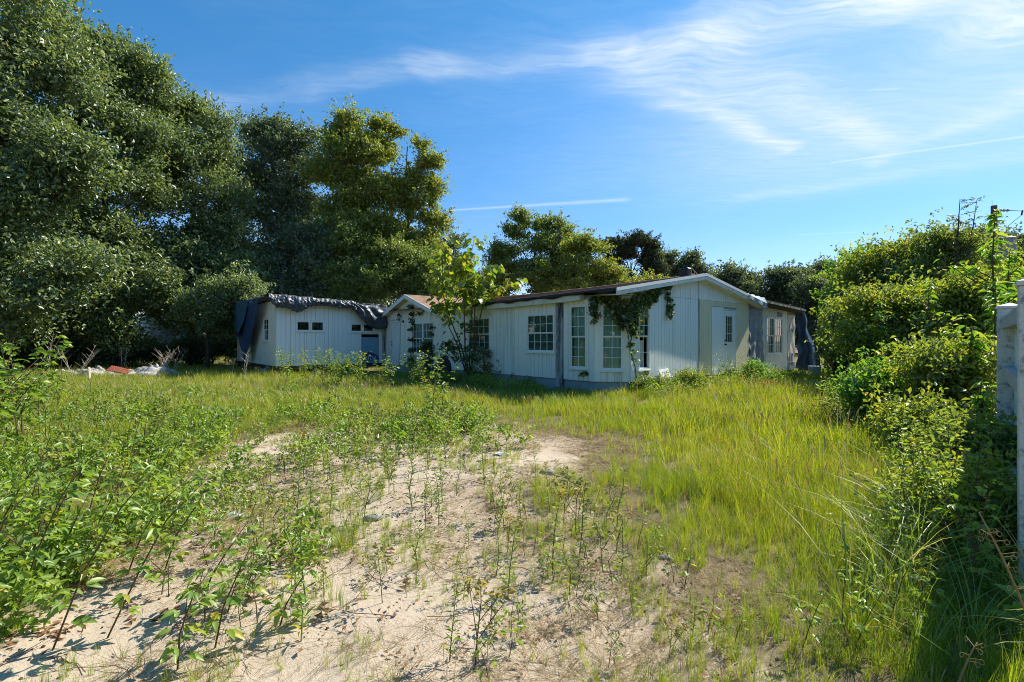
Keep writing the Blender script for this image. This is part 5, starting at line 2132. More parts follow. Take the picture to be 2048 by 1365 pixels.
for i, (px, dd, top, mt, sz, n, lab, rows) in enumerate(bushes):
    x = at_px(px, dd)
    k = dd / 18
    make_tree('bush', x, dd, hz(top, dd), hand_blobs(x, dd, rows), n, sz, M[mt], lab, 'stem', .04 + .02 * k, 100 + i, (.12 + .25 * k, .3 + .4 * k), 6, group='bushes along the right edge', cat='bush', limb_r=.5, per=24, shell=.3, trunk_top=.6, aspect=.48, split=6, shoots=(n // 34, (.16 + .30 * k, .42 + .85 * k)))
# low bushes crowding the gable foot
for i, (px, dd, top, mt, sz, n, lab, rows) in enumerate((
    (1310, 14.1, 748, 'midgreen', .06, 2600, 'small dark bush under the open corner window', [(1300, 768, 16, 0), (1322, 772, 14, 0), (1285, 775, 12, 0)]),
    (1372, 15.0, 742, 'bush', .06, 3400, 'low leafy bush beside the leaning white board', [(1360, 765, 17, 0), (1385, 762, 18, 0), (1405, 768, 15, 0), (1372, 752, 9, 0)]),
    (1512, 16.2, 730, 'bush_bright', .075, 4600, 'bright yellow green bush before the grey corner tarp', [(1495, 752, 19, 0), (1525, 755, 20, 0), (1510, 738, 13, 0), (1480, 762, 14, 0), (1548, 765, 14, 0)]))):
    x = at_px(px, dd)
    make_tree('bush', x, dd, hz(top, dd), hand_blobs(x, dd, rows), n, sz, M[mt], lab, 'stem', .02, 160 + i, (.12, .28), 3, group='low bushes at the gable foot', cat='bush', limb_r=.5, per=20, shell=.2, trunk_top=.6, shoots=(n // 40, (.15, .4)))
# spiky thin tree
d = 16
x = at_px(1915, d)
rr = np.random.default_rng(5)
T = Thing('spiky_tree', (x, d, 0), 'thin spiky tree with sparse side twigs against the sky', 'tree')
mb = MB()
ht = hz(398, d)
mb.tube([(x, d, 0), (x + .05, d, 2.5), (x - .02, d, 4.5), (x + .08, d, ht)], [.07, .055, .035, .008], 6)
mb.tube([(x + .03, d, 3.8), (x + .45, d, 4.9), (x + .62, d, ht - .1)], [.035, .022, .006], 5)
trunk = T.part('trunk', mb, M['bark_dark'])
cen, dirs = [], []
for i in range(95):
    z = rr.uniform(2.8, ht - .05)
    base = Vector((x + (.1 if rr.random() < .6 else .1 + .5 * min(1, max(0, (z - 3.8) / 1.3))), d, z))
    a = rr.random() * 6.283
    ln = rr.uniform(.25, .95) * (1.15 - .6 * (z - 2.8) / (ht - 2.8))
    e = base + Vector((math.cos(a) * ln, math.sin(a) * ln * .8, ln * rr.uniform(.05, .45)))
    mb = MB()
    mb.tube([base, base.lerp(e, .5) + Vector((0, 0, .03)), e], [.010, .007, .003], 3)
    T.part('twig', mb, M['bark_dark'], trunk)
    for k in range(int(14 * ln) + 3):
        p = base.lerp(e, rr.uniform(.3, 1)) + Vector(rr.normal(size=3)) * .03
        cen.append(p - Vector((x, d, 0)))
        dirs.append((e - base).normalized())
T.mesh('crown', leaf_mesh('crown', np.array([tuple(c) for c in cen]), .10, M['midgreen'], None, .35, dirs=np.array([tuple(c) for c in dirs])))


# ------------------------------------------------------------------ plants with large leaves
def big_leaf(name, mat, aspect=.75, heart=True, fold=.12, droop=.25, tint=.5):
    """One leaf, unit length along +Y from its stalk, 14 triangles."""
    ts = [0, .12, .35, .62, .85, 1.0]
    if heart:
        ws = [.0, .42, .5, .38, .18, 0]
    else:
        ws = [.0, .26, .46, .40, .20, 0]
    vs, fs = [], []
    for t, w in zip(ts, ws):
        z = -droop * t * t
        vs.append((0, t, z))
        vs.append((-w * aspect, t - (.08 if heart and t == .12 else 0), z + fold * w))
        vs.append((w * aspect, t - (.08 if heart and t == .12 else 0), z + fold * w))
    tris = []
    for i in range(len(ts) - 1):
        a, b = 3 * i, 3 * i + 3
        if i == 0:
            tris += [(a, b, b + 1), (a, b + 2, b)]
        elif i == len(ts) - 2:
            tris += [(a, b, a + 1), (a, a + 2, b)]
        else:
            tris += [(a, b, b + 1), (a, b + 1, a + 1), (a, a + 2, b + 2), (a, b + 2, b)]
    me = bpy.data.meshes.new(name)
    arrays_to_mesh(me, np.array(vs), None, np.array(tris))
    at = me.attributes.new('tint', 'FLOAT', 'FACE')
    at.data.foreach_set('value', np.full(len(tris), tint, np.float32))
    me.materials.append(mat)
    return me


def put_leaf(me, parent, base, d, size, r, up=1.0, name='leaf'):
    ob = bpy.data.objects.new(name, me)
    COL.objects.link(ob)
    ob.parent = parent
    ob.location = base
    dd = Vector(d).normalized()
    q = dd.to_track_quat('Y', 'Z')
    ob.rotation_mode = 'QUATERNION'
    from mathutils import Quaternion
    ob.rotation_quaternion = Quaternion(dd, r.uniform(-.6, .6)) @ q
    ob.scale = (size, size, size)
    return ob


HEART = [big_leaf('leaf', M['sapling'], .8, True, .15, .30, t) for t in (.15, .4, .65, .9)]
LANCE = [big_leaf('leaf', M['bush_bright'], .42, False, .3, .45, t) for t in (.25, .5, .8, .98)]
OVAL = [big_leaf('leaf', M['weed'], .42, False, .25, .30, t) for t in (.1, .35, .6, .9)]

# the sapling in front of the long wall
d = 18.2
x = at_px(938, d)
T = Thing('leafy_sapling', (x, d, 0), 'bright sapling with large heart shaped leaves before the long wall', 'sapling')
r = random.Random(21)
stems = [
    [(938, 765), (925, 700), (905, 650), (886, 590), (884, 505), (890, 480)], [(936, 765), (930, 690), (928, 620), (938, 540), (948, 478)],
    [(940, 765), (948, 690), (950, 610), (962, 560), (992, 530)], [(941, 765), (955, 660), (968, 600), (1000, 580), (1030, 566)], [(937, 765), (915, 690), (898, 655), (876, 600)], [(940, 765), (940, 680), (945, 600), (925, 560), (915, 520)]]
for si, st in enumerate(stems):
    pts = [px_at(a, b, d + .35 * math.sin(si * 2.1) * (i / 5)) for i, (a, b) in enumerate(st)]
    pts[0] = Vector((x, d, 0))
    mb = MB()
    k = len(pts)
    mb.tube(pts, [.035 * (1 - .8 * i / (k - 1)) for i in range(k)], 6)
    s_ob = T.part('stem', mb, M['stem'], smooth=True)
    for i in range(1, k - 1):
        seglen = (pts[i + 1] - pts[i]).length
        nl = int(seglen * (46 if i >= 2 else 5)) + 1
        for q in range(nl):
            p = pts[i].lerp(pts[i + 1], r.random())
            a = r.random() * 6.283
            sz = r.uniform(.19, .33) if p.z > 2.6 else r.uniform(.12, .2)
            off = Vector((math.cos(a), math.sin(a), r.uniform(.0, .5)))
            b0 = p + off * r.uniform(.05, .45)
            put_leaf(r.choice(HEART), s_ob, b0 - T.L, Vector((math.cos(a), math.sin(a), r.uniform(-.9, .1))), sz, r)
            if len(s_ob.children) > 170:
                break
pos, tint, out = blob_clumps([(at_px(a, d), d + b, hz(c, d), e, e, e * .8) for (a, b, c, e) in ((915, 0, 710, .35), (945, -.2, 730, .45), (960, 0, 705, .3), (900, .1, 695, .25), (930, 0, 655, .25), (985, -.2, 735, .2), (1010, -.1, 722, .18))], 900, np.random.default_rng(3), 20, (.15, .3))
T.mesh('foliage', leaf_mesh('foliage', pos - np.array(T.L), .13, M['ivy'], out, .6, tint))
mb = MB()
mb.tube([Vector((x + .1, d - .1, .1)), px_at(985, 742, d), px_at(1020, 722, d)], [.012, .01, .004], 4)
T.part('stem', mb, M['stem'])

# drooping lance leaved sapling by the fence
for (px, dd, top, n, sz, lab, sd) in ((1990, 9.2, 420, 300, .20, 'yellow green sapling with long drooping leaves below the pole', 1), (1945, 7.2, 655, 80, .19, 'slender plant with long drooping leaves beside the fence post', 2),
                                      (2020, 10.2, 500, 170, .2, 'shorter lance leaved sapling behind the fence post', 3),
                                      (1905, 8.4, 640, 110, .17, 'long leaved shoot between the vivid low bush and the thicket', 4), (1860, 11.5, 560, 130, .2, 'long leaved shoot standing above the yellow green bush', 5),
                                      (1760, 12.6, 600, 110, .19, 'long leaved shoot at the front left of the thicket', 6), (1965, 6.2, 760, 70, .15, 'low long leaved shoot just left of the far fence post', 7)):
    x = at_px(px, dd)
    r = random.Random(sd * 7)
    T = Thing('lance_leaved_sapling', (x, dd, 0), lab, 'sapling', 'long leaved saplings by the fence')
    h = hz(top, dd)
    main = [Vector((x, dd, 0)), Vector((x + .06, dd, h * .4)), Vector((x - .05, dd, h * .75)), Vector((x, dd, h))]
    mb = MB()
    mb.tube(main, [.035, .028, .016, .005], 6)
    so = T.part('stem', mb, M['stem'], smooth=True)
    branches = [(main[1], main[3])]
    for q in range(14 if n > 100 else 4):
        t = r.uniform(.3, .85)
        b0 = main[0].lerp(main[3], t)
        a = r.random() * 6.283
        ln = r.uniform(.4, .9) * (1.1 - t) * h * .45
        e = b0 + Vector((math.cos(a) * ln, math.sin(a) * ln, ln * .9))
        mb = MB()
        mb.tube([b0, b0.lerp(e, .5) + Vector((0, 0, -.03)), e], [.014, .009, .003], 4)
        T.part('branch', mb, M['stem'], so)
        branches.append((b0, e))
    for q in range(n):
        b0, e = branches[0] if r.random() < .35 else r.choice(branches)
        p = b0.lerp(e, r.uniform(.05, 1))
        a = r.random() * 6.283
        put_leaf(r.choice(LANCE), T.o, p - T.L, Vector((math.cos(a), math.sin(a), r.uniform(-.35, .5))), sz * r.uniform(.65, 1.1), r)


# ------------------------------------------------------------------ climbing vines on the walls
def vine_patch(W, rows, r, w=(.03, .16)):
    """rows: (px, py, radius px, leaves)."""
    out = []
    for (px, py, rp, n) in rows:
        for _ in range(n):
            a = r.random() * 6.283
            q = abs(r.gauss(0, .62)) * rp * 1.15
            u, z = W.uz(px + q * math.cos(a), py + q * math.sin(a))
            out.append(W.P(u, r.uniform(*w), z))
    return out


r = random.Random(9)
T = Thing('climbing_vine', (Bp.x, Bp.y, 0), 'dark ivy like vine hanging from the roof corner over the tall windows', 'vine')
cen = vine_patch(W_cham, [(1186, 600, 8, 50), (1186, 615, 9, 60), (1188, 630, 8, 45), (1187, 643, 4, 14), (1202, 598, 7, 30), (1215, 600, 10, 60), (1228, 606, 15, 120), (1236, 618, 15, 120), (1240, 634, 13, 110), (1248, 624, 14, 110), (1244, 650, 9, 60), (1252, 645, 9, 60)], r, (.04, .22))
cen += vine_patch(W_gab, [(1262, 612, 14, 110), (1272, 600, 13, 110), (1283, 597, 11, 80), (1296, 591, 10, 70), (1262, 632, 12, 90), (1257, 650, 10, 60), (1266, 648, 9, 40), (1308, 582, 9, 60), (1320, 577, 8, 50), (1331, 574, 7, 45), (1290, 606, 9, 50), (1302, 600, 6, 25),
                          (1331, 590, 4, 18), (1333, 602, 5, 24), (1334, 615, 5, 22), (1334, 626, 5, 22), (1333, 635, 4, 12), (1264, 668, 8, 24), (1258, 663, 6, 18), (1256, 690, 5, 14), (1262, 706, 6, 14), (1266, 722, 3, 5), (1284, 748, 6, 12), (1272, 665, 6, 12)], r, (.03, .2))
cen += vine_patch(W_long, [(1168, 748, 5, 12), (1174, 747, 4, 8)], r, (.03, .1))
cen = np.array(cen) - np.array([Bp.x, Bp.y, 0])
T.mesh('foliage', leaf_mesh('foliage', cen, .14, M['ivy'], np.array([-.2, -.9, .3]), .75, None, np.random.default_rng(2)))
for path in ([(1272, 768), (1268, 735), (1258, 700), (1254, 670), (1246, 640), (1236, 610)], [(1258, 690), (1264, 660), (1272, 620), (1300, 592), (1332, 574)], [(1332, 574), (1333, 605), (1334, 635)]):
    mb = MB()
    pts = [W_gab.P(*(lambda q: (q[0], .04, q[1]))(W_gab.uz(a, b))) for a, b in path]
    mb.tube(pts, [.016 - .002 * i for i in range(len(pts))], 5)
    T.part('stem', mb, M['stem'])
q = W_long.P(W_long.u(846), .1, 0)
T = Thing('climbing_vine', q, 'thin vine climbing beside the entry window with a dense mat at its foot', 'vine')
cen = vine_patch(W_long, [(827, 615, 4, 30), (827, 630, 4, 36), (829, 645, 4, 30), (826, 660, 3, 22), (827, 680, 3, 24), (827, 700, 4, 30), (826, 720, 6, 40), (832, 735, 10, 60), (858, 690, 8, 90), (860, 706, 9, 110), (858, 722, 9, 100), (856, 738, 9, 90), (848, 700, 3, 20), (866, 670, 4, 20), (870, 655, 4, 14), (845, 628, 5, 16), (840, 740, 8, 40)], r, (.03, .22))
T.mesh('foliage', leaf_mesh('foliage', np.array(cen) - np.array(q), .16, M['ivy'], np.array([-.6, -.6, .2]), .75, None, np.random.default_rng(4)))
mb = MB()
mb.tube([W_long.P(*(lambda k: (k[0], .04, max(k[1], 0)))(W_long.uz(a, b))) for a, b in ((830, 755), (827, 700), (827, 650), (828, 612))], .014, 5)
T.part('stem', mb, M['stem'])


# ------------------------------------------------------------------ grass and ground cover
def tuft_mesh(name, n, h, spread, lean, width, mat, seed, segs=3, hj=.45, flat=0.0, head=None):
    """A tuft of n bent tapering blades."""
    r = np.random.default_rng(seed)
    co, quads, tris, tint, ti_t = [], [], [], [], []
    for b in range(n):
        a = r.random() * 6.283
        q = spread * math.sqrt(r.random())
        base = np.array([q * math.cos(a), q * math.sin(a), -.01])
        da = a + r.normal() * .8
        out = np.array([math.cos(da), math.sin(da), 0])
        side = np.array([-math.sin(da + r.normal() * .5), math.cos(da), 0])
        side /= np.linalg.norm(side)
        hh = h * (1 - hj + 2 * hj * r.random())
        ln = lean * r.uniform(.3, 1.3)
        w = width * r.uniform(.7, 1.3)
        k = len(co)
        for i in range(segs + 1):
            t = i / segs
            p = base + np.array([0, 0, hh * (t - .35 * ln * t * t) * (1 - flat)]) + out * hh * (ln * t * t * .75 + flat * t)
            ww = w * (1 - .85 * t ** 1.5)
            if i < segs:
                co += [p - side * ww * .5, p + side * ww * .5]
            else:
                co += [p]
        for i in range(segs - 1):
            quads.append((k + 2 * i, k + 2 * i + 1, k + 2 * i + 3, k + 2 * i + 2))
        tris.append((k + 2 * segs - 2, k + 2 * segs - 1, k + 2 * segs))
        tv = r.random()
        tint += [tv] * (segs - 1)
        ti_t += [tv]
    me = bpy.data.meshes.new(name)
    arrays_to_mesh(me, np.array(co), np.array(quads), np.array(tris))
    at = me.attributes.new('tint', 'FLOAT', 'FACE')
    at.data.foreach_set('value', np.array(tint + ti_t, np.float32))
    me.materials.append(mat)
    return me


def scatter(name, label, protos, pts, rot, scl, idx):
    """One object: points carrying copies of the prototype meshes (geometry nodes)."""
    coll = bpy.data.collections.new(name + '_kinds')
    for i, me in enumerate(protos):
        ob = bpy.data.objects.new('%s_kind_%02d' % (name, i), me)
        coll.objects.link(ob)
    me = bpy.data.meshes.new(name)
    me.vertices.add(len(pts))
    me.vertices.foreach_set('co', np.asarray(pts, np.float32).ravel())
    a = me.attributes.new('rot', 'FLOAT_VECTOR', 'POINT')
    a.data.foreach_set('vector', np.asarray(rot, np.float32).ravel())
    a = me.attributes.new('scl', 'FLOAT', 'POINT')
    a.data.foreach_set('value', np.asarray(scl, np.float32))
    a = me.attributes.new('kindex', 'INT', 'POINT')
    a.data.foreach_set('value', np.asarray(idx, np.int32))
    ob = bpy.data.objects.new(name, me)
    COL.objects.link(ob)
    tag(ob, label, None, None, 'stuff')
    ng = bpy.data.node_groups.new(name + '_scatter', 'GeometryNodeTree')
    ng.interface.new_socket('Geometry', in_out='INPUT', socket_type='NodeSocketGeometry')
    ng.interface.new_socket('Geometry', in_out='OUTPUT', socket_type='NodeSocketGeometry')
    N, L = ng.nodes, ng.links
    gi, go = N.new('NodeGroupInput'), N.new('NodeGroupOutput')
    iop = N.new('GeometryNodeInstanceOnPoints')
    ci = N.new('GeometryNodeCollectionInfo')
    ci.inputs['Collection'].default_value = coll
    ci.inputs['Separate Children'].default_value = True
    ci.inputs['Reset Children'].default_value = True

    def attr(nm, ty):
        n = N.new('GeometryNodeInputNamedAttribute')
        n.data_type = ty
        n.inputs['Name'].default_value = nm
        return n.outputs[0]
    L.new(gi.outputs[0], iop.inputs['Points'])
    L.new(ci.outputs[0], iop.inputs['Instance'])
    iop.inputs['Pick Instance'].default_value = True
    L.new(attr('kindex', 'INT'), iop.inputs['Instance Index'])
    L.new(attr('rot', 'FLOAT_VECTOR'), iop.inputs['Rotation'])
    L.new(attr('scl', 'FLOAT'), iop.inputs['Scale'])
    L.new(iop.outputs[0], go.inputs[0])
    m = ob.modifiers.new('scatter', 'NODES')
    m.node_group = ng
    return ob


def indoors(x, y):
    """Under one of the buildings."""
    def rect(o, a0, a1, b0, b1):
        u = (x - o.x) * D2.x + (y - o.y) * D2.y
        s = (x - o.x) * D1.x + (y - o.y) * D1.y
        return (u > a0) & (u < a1) & (s > b0) & (s < b1)
    cut = ((x - A.x) * W_cham.n.x + (y - A.y) * W_cham.n.y) > 0.0
    return (rect(C, .0, 8.7, .0, 14.3) & ~cut) | rect(Q, .05, LF_LEN, .05, 7.7) | rect(Vector((W_right.o.x, W_right.o.y)), 0, RU1, .05, 6)


def rand_pts(n, x0, x1, y0, y1, r):
    x = r.uniform(x0, x1, n)
    y = r.uniform(y0, y1, n)
    # only what the lens can see, with a margin
    ok = np.abs(x) < y * 1.13 + 1.2
    ok &= ~indoors(x, y)
    return x[ok], y[ok]


def brush_edge(y):
    """x of the foot of the right thicket at distance y."""
    return np.interp(y, [2.0, 2.3, 3.4, 4.9, 7.9, 10.5, 13.2, 16, 20, 24], [2.3, 2.5, 3.3, 4.3, 6.1, 7.6, 9.3, 11.0, 13.0, 15.5])


def seed_tuft(seed, h, w, hw):
    """Thin stalks that end in pale seed heads."""
    r = np.random.default_rng(seed)
    co, tris = [], []
    for i in range(6):
        a = r.random() * 6.283
        b = np.array([math.cos(a), math.sin(a), 0]) * .03
        l = h * r.uniform(.6, 1.1)
        o = np.array([math.cos(a), math.sin(a), 0]) * l * r.uniform(.1, .5)
        s = np.array([-math.sin(a), math.cos(a), 0])
        m, t = b + o * .5 + np.array([0, 0, l * .6]), b + o + np.array([0, 0, l * .9])
        k = len(co)
        co += [b - s * w / 2, b + s * w / 2, m, t - s * hw / 2, t + s * hw / 2, t + o * .28 + np.array([0, 0, l * .10]), m]
        tris += [(k, k + 1, k + 2), (k + 6, k + 3, k + 4), (k + 3, k + 5, k + 4)]
    me = bpy.data.meshes.new('grass_seed_stalk')
    arrays_to_mesh(me, np.array(co), None, np.array(tris))
    at = me.attributes.new('tint', 'FLOAT', 'FACE')
    at.data.foreach_set('value', r.random(len(tris)).astype(np.float32))
    me.materials.append(M['dry'])
    return me


gr = np.random.default_rng(31)
near_g = [tuft_mesh('grass_tuft', 16, .36, .045, .55, .0050, M['grass'], i) for i in range(3)] + [tuft_mesh('grass_tuft', 13, .52, .04, .75, .0058, M['grass'], 10 + i) for i in range(2)] + \
         [tuft_mesh('grass_tuft', 16, .30, .05, .5, .0055, M['grass_green'], 20 + i) for i in range(2)] + [tuft_mesh('grass_tuft', 12, .26, .05, .9, .0042, M['dry'], 30), seed_tuft(31, .62, .0035, .010)]
far_g = [tuft_mesh('grass_tuft', 13, .36, .085, .5, .0105, M['grass'], 40 + i, 2) for i in range(3)] + [tuft_mesh('grass_tuft', 11, .50, .08, .7, .011, M['grass'], 50 + i, 2) for i in range(2)] + \
        [tuft_mesh('grass_tuft', 13, .32, .085, .5, .0105, M['grass_green'], 60 + i, 2) for i in range(2)] + [tuft_mesh('grass_tuft', 9, .30, .08, .9, .008, M['dry'], 70, 2), seed_tuft(71, .60, .006, .016)]


def lay_grass(name, label, protos, n, box_, r, probs_field, far=False):
    x, y = rand_pts(n, *box_, r)
    sd = sand_dist(x, y)
    n1 = vnoise(x, y, .9, 11)
    n2 = vnoise(x, y, 2.6, 12)
    edge = sd + (n1 - .5) * 1.3 + (n2 - .5) * .7
    left = np.clip((-x - .6 - .12 * y) / 1.5, 0, 1)               # the leafy left side
    dens = np.clip((-edge) / .7 + .30, 0, 1) ** 1.2 * np.clip((n2 - .12) / .5, .12, 1)
    dens *= 1 - .35 * left * (y < 6)
    # tufts on the bare sand in loose colonies
    right_ = np.clip((x + .3) / 1.2, 0, 1) * np.clip((6.5 - y) / 3, 0, 1)
    col_ = np.clip((vnoise(x, y, 1.3, 14) * .5 + vnoise(x, y, 4.3, 15) * .5 - .45 + .12 * right_) / .16, 0, 1)
    dens = np.maximum(dens, col_ * (.34 + .36 * right_))
    dens *= np.clip((brush_edge(y) + 1.2 - x) / .6, np.where(y > 15, .6, .15), 1)
    keep = r.random(len(x)) < dens
    x, y, edge, n1, n2 = x[keep], y[keep], edge[keep], n1[keep], n2[keep]
    k = len(x)
    hgt = np.clip(.40 + (-edge) * .17, .42, .84) * (.50 + .55 * n1 + .35 * vnoise(x, y, 1.9, 19))
    rightf = np.clip((x - .8) / 1.5, 0, 1) * np.clip((y - 3.0) / 1.5, 0, 1)
    hgt *= .78 + .30 * rightf
    wl_ = (x - A.x) * -D2.x + (y - A.y) * -D2.y
    gl_ = (x - Bp.x) * -D1.x + (y - Bp.y) * -D1.y
    hgt *= np.where((wl_ < 2.4) & (y > 9) & (x < 3.4), .62, 1) * np.where((gl_ < 2.0) & (x > 3.2) & (y > 12), .7, 1)
    idx = r.choice(len(protos), k, p=probs_field)
    # green kinds in the shade of the house and by the fence
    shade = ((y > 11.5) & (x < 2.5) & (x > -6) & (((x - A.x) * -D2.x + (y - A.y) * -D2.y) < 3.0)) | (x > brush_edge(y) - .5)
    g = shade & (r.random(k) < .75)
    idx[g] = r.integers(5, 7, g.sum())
    rot = np.stack([r.normal(size=k) * .12, r.normal(size=k) * .12, r.random(k) * 6.283], 1)
    pts = np.stack([x, y, ground_z(x, y)], 1)
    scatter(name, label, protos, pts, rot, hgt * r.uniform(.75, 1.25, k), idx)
    return k


pf = [.18, .18, .17, .10, .09, .09, .08, .07, .04]
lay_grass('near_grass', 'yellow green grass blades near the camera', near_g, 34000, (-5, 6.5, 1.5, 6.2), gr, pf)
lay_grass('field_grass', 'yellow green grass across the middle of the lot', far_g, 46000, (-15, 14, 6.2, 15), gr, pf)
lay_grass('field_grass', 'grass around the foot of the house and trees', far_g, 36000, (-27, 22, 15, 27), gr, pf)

lay_grass('field_grass', 'grass beyond the house and under the far trees', far_g, 22000, (-40, 40, 27, 46), gr, pf)

# dry mats, twigs and fallen leaves on the sand
dry = [tuft_mesh('dry_mat', 18, .20, .05, .3, .0035, M['dry'], 80 + i, 2, .5, .75) for i in range(3)] + [tuft_mesh('dry_mat', 12, .30, .03, .3, .003, M['dry'], 90 + i, 2, .5, .85) for i in range(2)]
x, y = rand_pts(26000, -6, 6, 1.6, 11, gr)
e = sand_dist(x, y)
dn = np.clip((vnoise(x, y, 1.4, 21) * .55 + vnoise(x, y, 4.1, 22) * .45 - .38) / .22, 0, 1) * np.clip(1.2 - np.abs(e - .3) * .5, .12, 1)
kp = gr.random(len(x)) < dn * .75
x, y = x[kp], y[kp]
k = len(x)
scatter('dry_thatch', 'flattened dry grass on the sand', dry, np.stack([x, y, ground_z(x, y) + .004], 1), np.stack([gr.normal(size=k) * .08, gr.normal(size=k) * .08, gr.random(k) * 6.283], 1), gr.uniform(.4, 1.1, k), gr.integers(0, 5, k))


def runner_mesh(seed):
    """A creeping dry stolon or twig lying on the ground."""
    r = np.random.default_rng(seed)
    mb = MB()
    p = Vector((0, 0, .008))
    a = r.random() * .6
    pts = [p.copy()]
    for i in range(6):
        a += r.normal() * .35
        p = p + Vector((math.cos(a), math.sin(a), 0)) * r.uniform(.06, .12)
        p.z = .008 + .01 * r.random()
        pts.append(p.copy())
        if r.random() < .6:
            b = a + r.choice([-1, 1]) * r.uniform(.5, 1.2)
            mb.tube([p, p + Vector((math.cos(b) * .08, math.sin(b) * .08, .012))], [.0016, .0007], 3)
    mb.tube(pts, [.0026 - .0003 * i for i in range(7)], 3)
    me = mesh_of('runner', mb, M['stem'])
    return me


def litter_mesh(seed, s):
    r = np.random.default_rng(seed)
    n = 5
    c = np.stack([r.normal(size=n) * .06, r.normal(size=n) * .06, np.full(n, .012)], 1)
    a = r.random(n) * 6.283
    return leaf_mesh('fallen_leaf', c, s, M['litter'], np.array([0, 0, 6.0]), .5, None, r, np.stack([np.cos(a) * 3, np.sin(a) * 3, np.full(n, .3)], 1), .10)


x, y = rand_pts(4200, -5.5, 5, 1.6, 10, gr)
e = sand_dist(x, y)
kp = (e > -.6) & (gr.random(len(x)) < .25 + .6 * vnoise(x, y, 1.7, 33))
x, y = x[kp], y[kp]
k = len(x)
scatter('leaf_litter', 'twigs and small brown leaves on the sand', [runner_mesh(i) for i in range(4)] + [litter_mesh(10 + i, .035) for i in range(3)] + [litter_mesh(20, .055)], np.stack([x, y, ground_z(x, y) + .003], 1),
        np.stack([np.zeros(k), np.zeros(k), gr.random(k) * 6.283], 1), gr.uniform(.6, 1.3, k), gr.choice(8, k, p=[.08, .08, .08, .08, .19, .19, .19, .11]))
pm = [mesh_of('pebble', lump((0, 0, .008), (.016, .013, .012), 40 + i, 6, 4), M[('rock', 'stem', 'slab')[i]]) for i in range(3)]
x, y = rand_pts(9000, -4.5, 4, 1.6, 9.5, gr)
kp = (sand_dist(x, y) > -.2) & (gr.random(len(x)) < np.clip((vnoise(x, y, 1.3, 41) - .42) * 4, .04, 1))
x, y = x[kp], y[kp]
k = len(x)
scatter('gravel', 'dark crumbs and gravel scattered on the sand', pm, np.stack([x, y, ground_z(x, y)], 1), np.stack([np.zeros(k), np.zeros(k), gr.random(k) * 6.283], 1), gr.uniform(.2, .8, k) ** 1.5, gr.choice(3, k, p=[.2, .7, .1]))


# ------------------------------------------------------------------ weeds
def weed_parts(seed, h, nodes, leaf, lean=.25, mat='weed', narrow=False, branch=0, head=False, aspect=.42, tri=True):
    """Stem mesh and foliage mesh of one upright weed, rooted at the origin, leaning towards +X."""
    r = np.random.default_rng(seed)
    mb = MB()
    axes = [[Vector((0, 0, -.02)), Vector((h * lean * .25, r.normal() * .02, h * .35)), Vector((h * lean * .6, r.normal() * .03, h * .7)), Vector((h * lean, r.normal() * .04, h))]]
    for b in range(branch):
        t = r.uniform(.2, .6)
        p0 = axes[0][0].lerp(axes[0][3], t)
        a = r.random() * 6.283
        ln = h * r.uniform(.3, .55)
        axes.append([p0, p0 + Vector((math.cos(a) * ln * .3, math.sin(a) * ln * .3, ln * .4)), p0 + Vector((math.cos(a) * ln * .55, math.sin(a) * ln * .55, ln * .7)), p0 + Vector((math.cos(a) * ln * .7, math.sin(a) * ln * .7, ln))])
    cen, dirs, tint, size = [], [], [], []
    for ai, ax in enumerate(axes):
        r0 = (.0055 if ai == 0 else .0035) * (h / .6) ** .5
        mb.tube(ax, [r0, r0 * .8, r0 * .6, r0 * .3], 4)
        nn = nodes if ai == 0 else max(3, nodes // 2)
        for i in range(nn):
            t = .18 + .82 * (i + .5) / nn if not narrow else .08 + .92 * (i + .5) / nn
            s = t * 3
            k = min(int(s), 2)
            p = ax[k].lerp(ax[k + 1], s - k)
            a = i * 2.4 + r.normal() * .3
            ls = leaf * (1.15 - .55 * t) * r.uniform(.8, 1.2)
            for q in (range(3) if tri else (0,)):
                aa = a + (q - 1) * .75 if tri else a
                d = Vector((math.cos(aa), math.sin(aa), r.uniform(-.15, .35) if not narrow else r.uniform(.3, 1.0)))
                d.normalize()
                st = ls * (.55 if tri else .05)
                c = p + Vector((math.cos(a), math.sin(a), .15)) * st * (1 if tri else 1) + d * ls * .5
                cen.append(tuple(c))
                dirs.append(tuple(d))
                size.append(ls)
                tint.append(np.clip(r.normal(.5, .25) - .25 * (1 - t), 0, 1))
        if head:
            for i in range(10):
                t = .72 + .3 * i / 10
                p = ax[2].lerp(ax[3], min((t - .667) * 3, 1.2))
                a = r.random() * 6.28
                d = Vector((math.cos(a), math.sin(a), .6)).normalized()
                cen.append(tuple(p + d * .03))
                dirs.append(tuple(d))
                size.append(.05)
                tint.append(.99)
    r2 = np.random.default_rng(seed + 1)
    n = len(cen)
    dd = np.array(dirs)
    sz = np.array(size)
    me = leaf_mesh('foliage', np.array(cen), sz, M[mat], None, aspect if not narrow else .14, np.array(tint), r2, dd, .12, .1)
    st = mesh_of('stem', mb, M['stem' if not narrow else 'stem_g'])
    return st, me


def weed_proto(name, loc, st, fo, label, group, rotz=0, scale=1, cat='weed'):
    o = bpy.data.objects.new(name, None)
    COL.objects.link(o)
    o.location = loc
    o.rotation_euler = (0, 0, rotz)
    o.scale = (scale,) * 3
    tag(o, label, cat, group)
    for nm, me in (('stem', st), ('foliage', fo)):
        c = bpy.data.objects.new(nm, me)
        COL.objects.link(c)
        c.parent = o
    return o


def gz(x, y):
    return float(ground_z(np.array([x]), np.array([y]))[0])


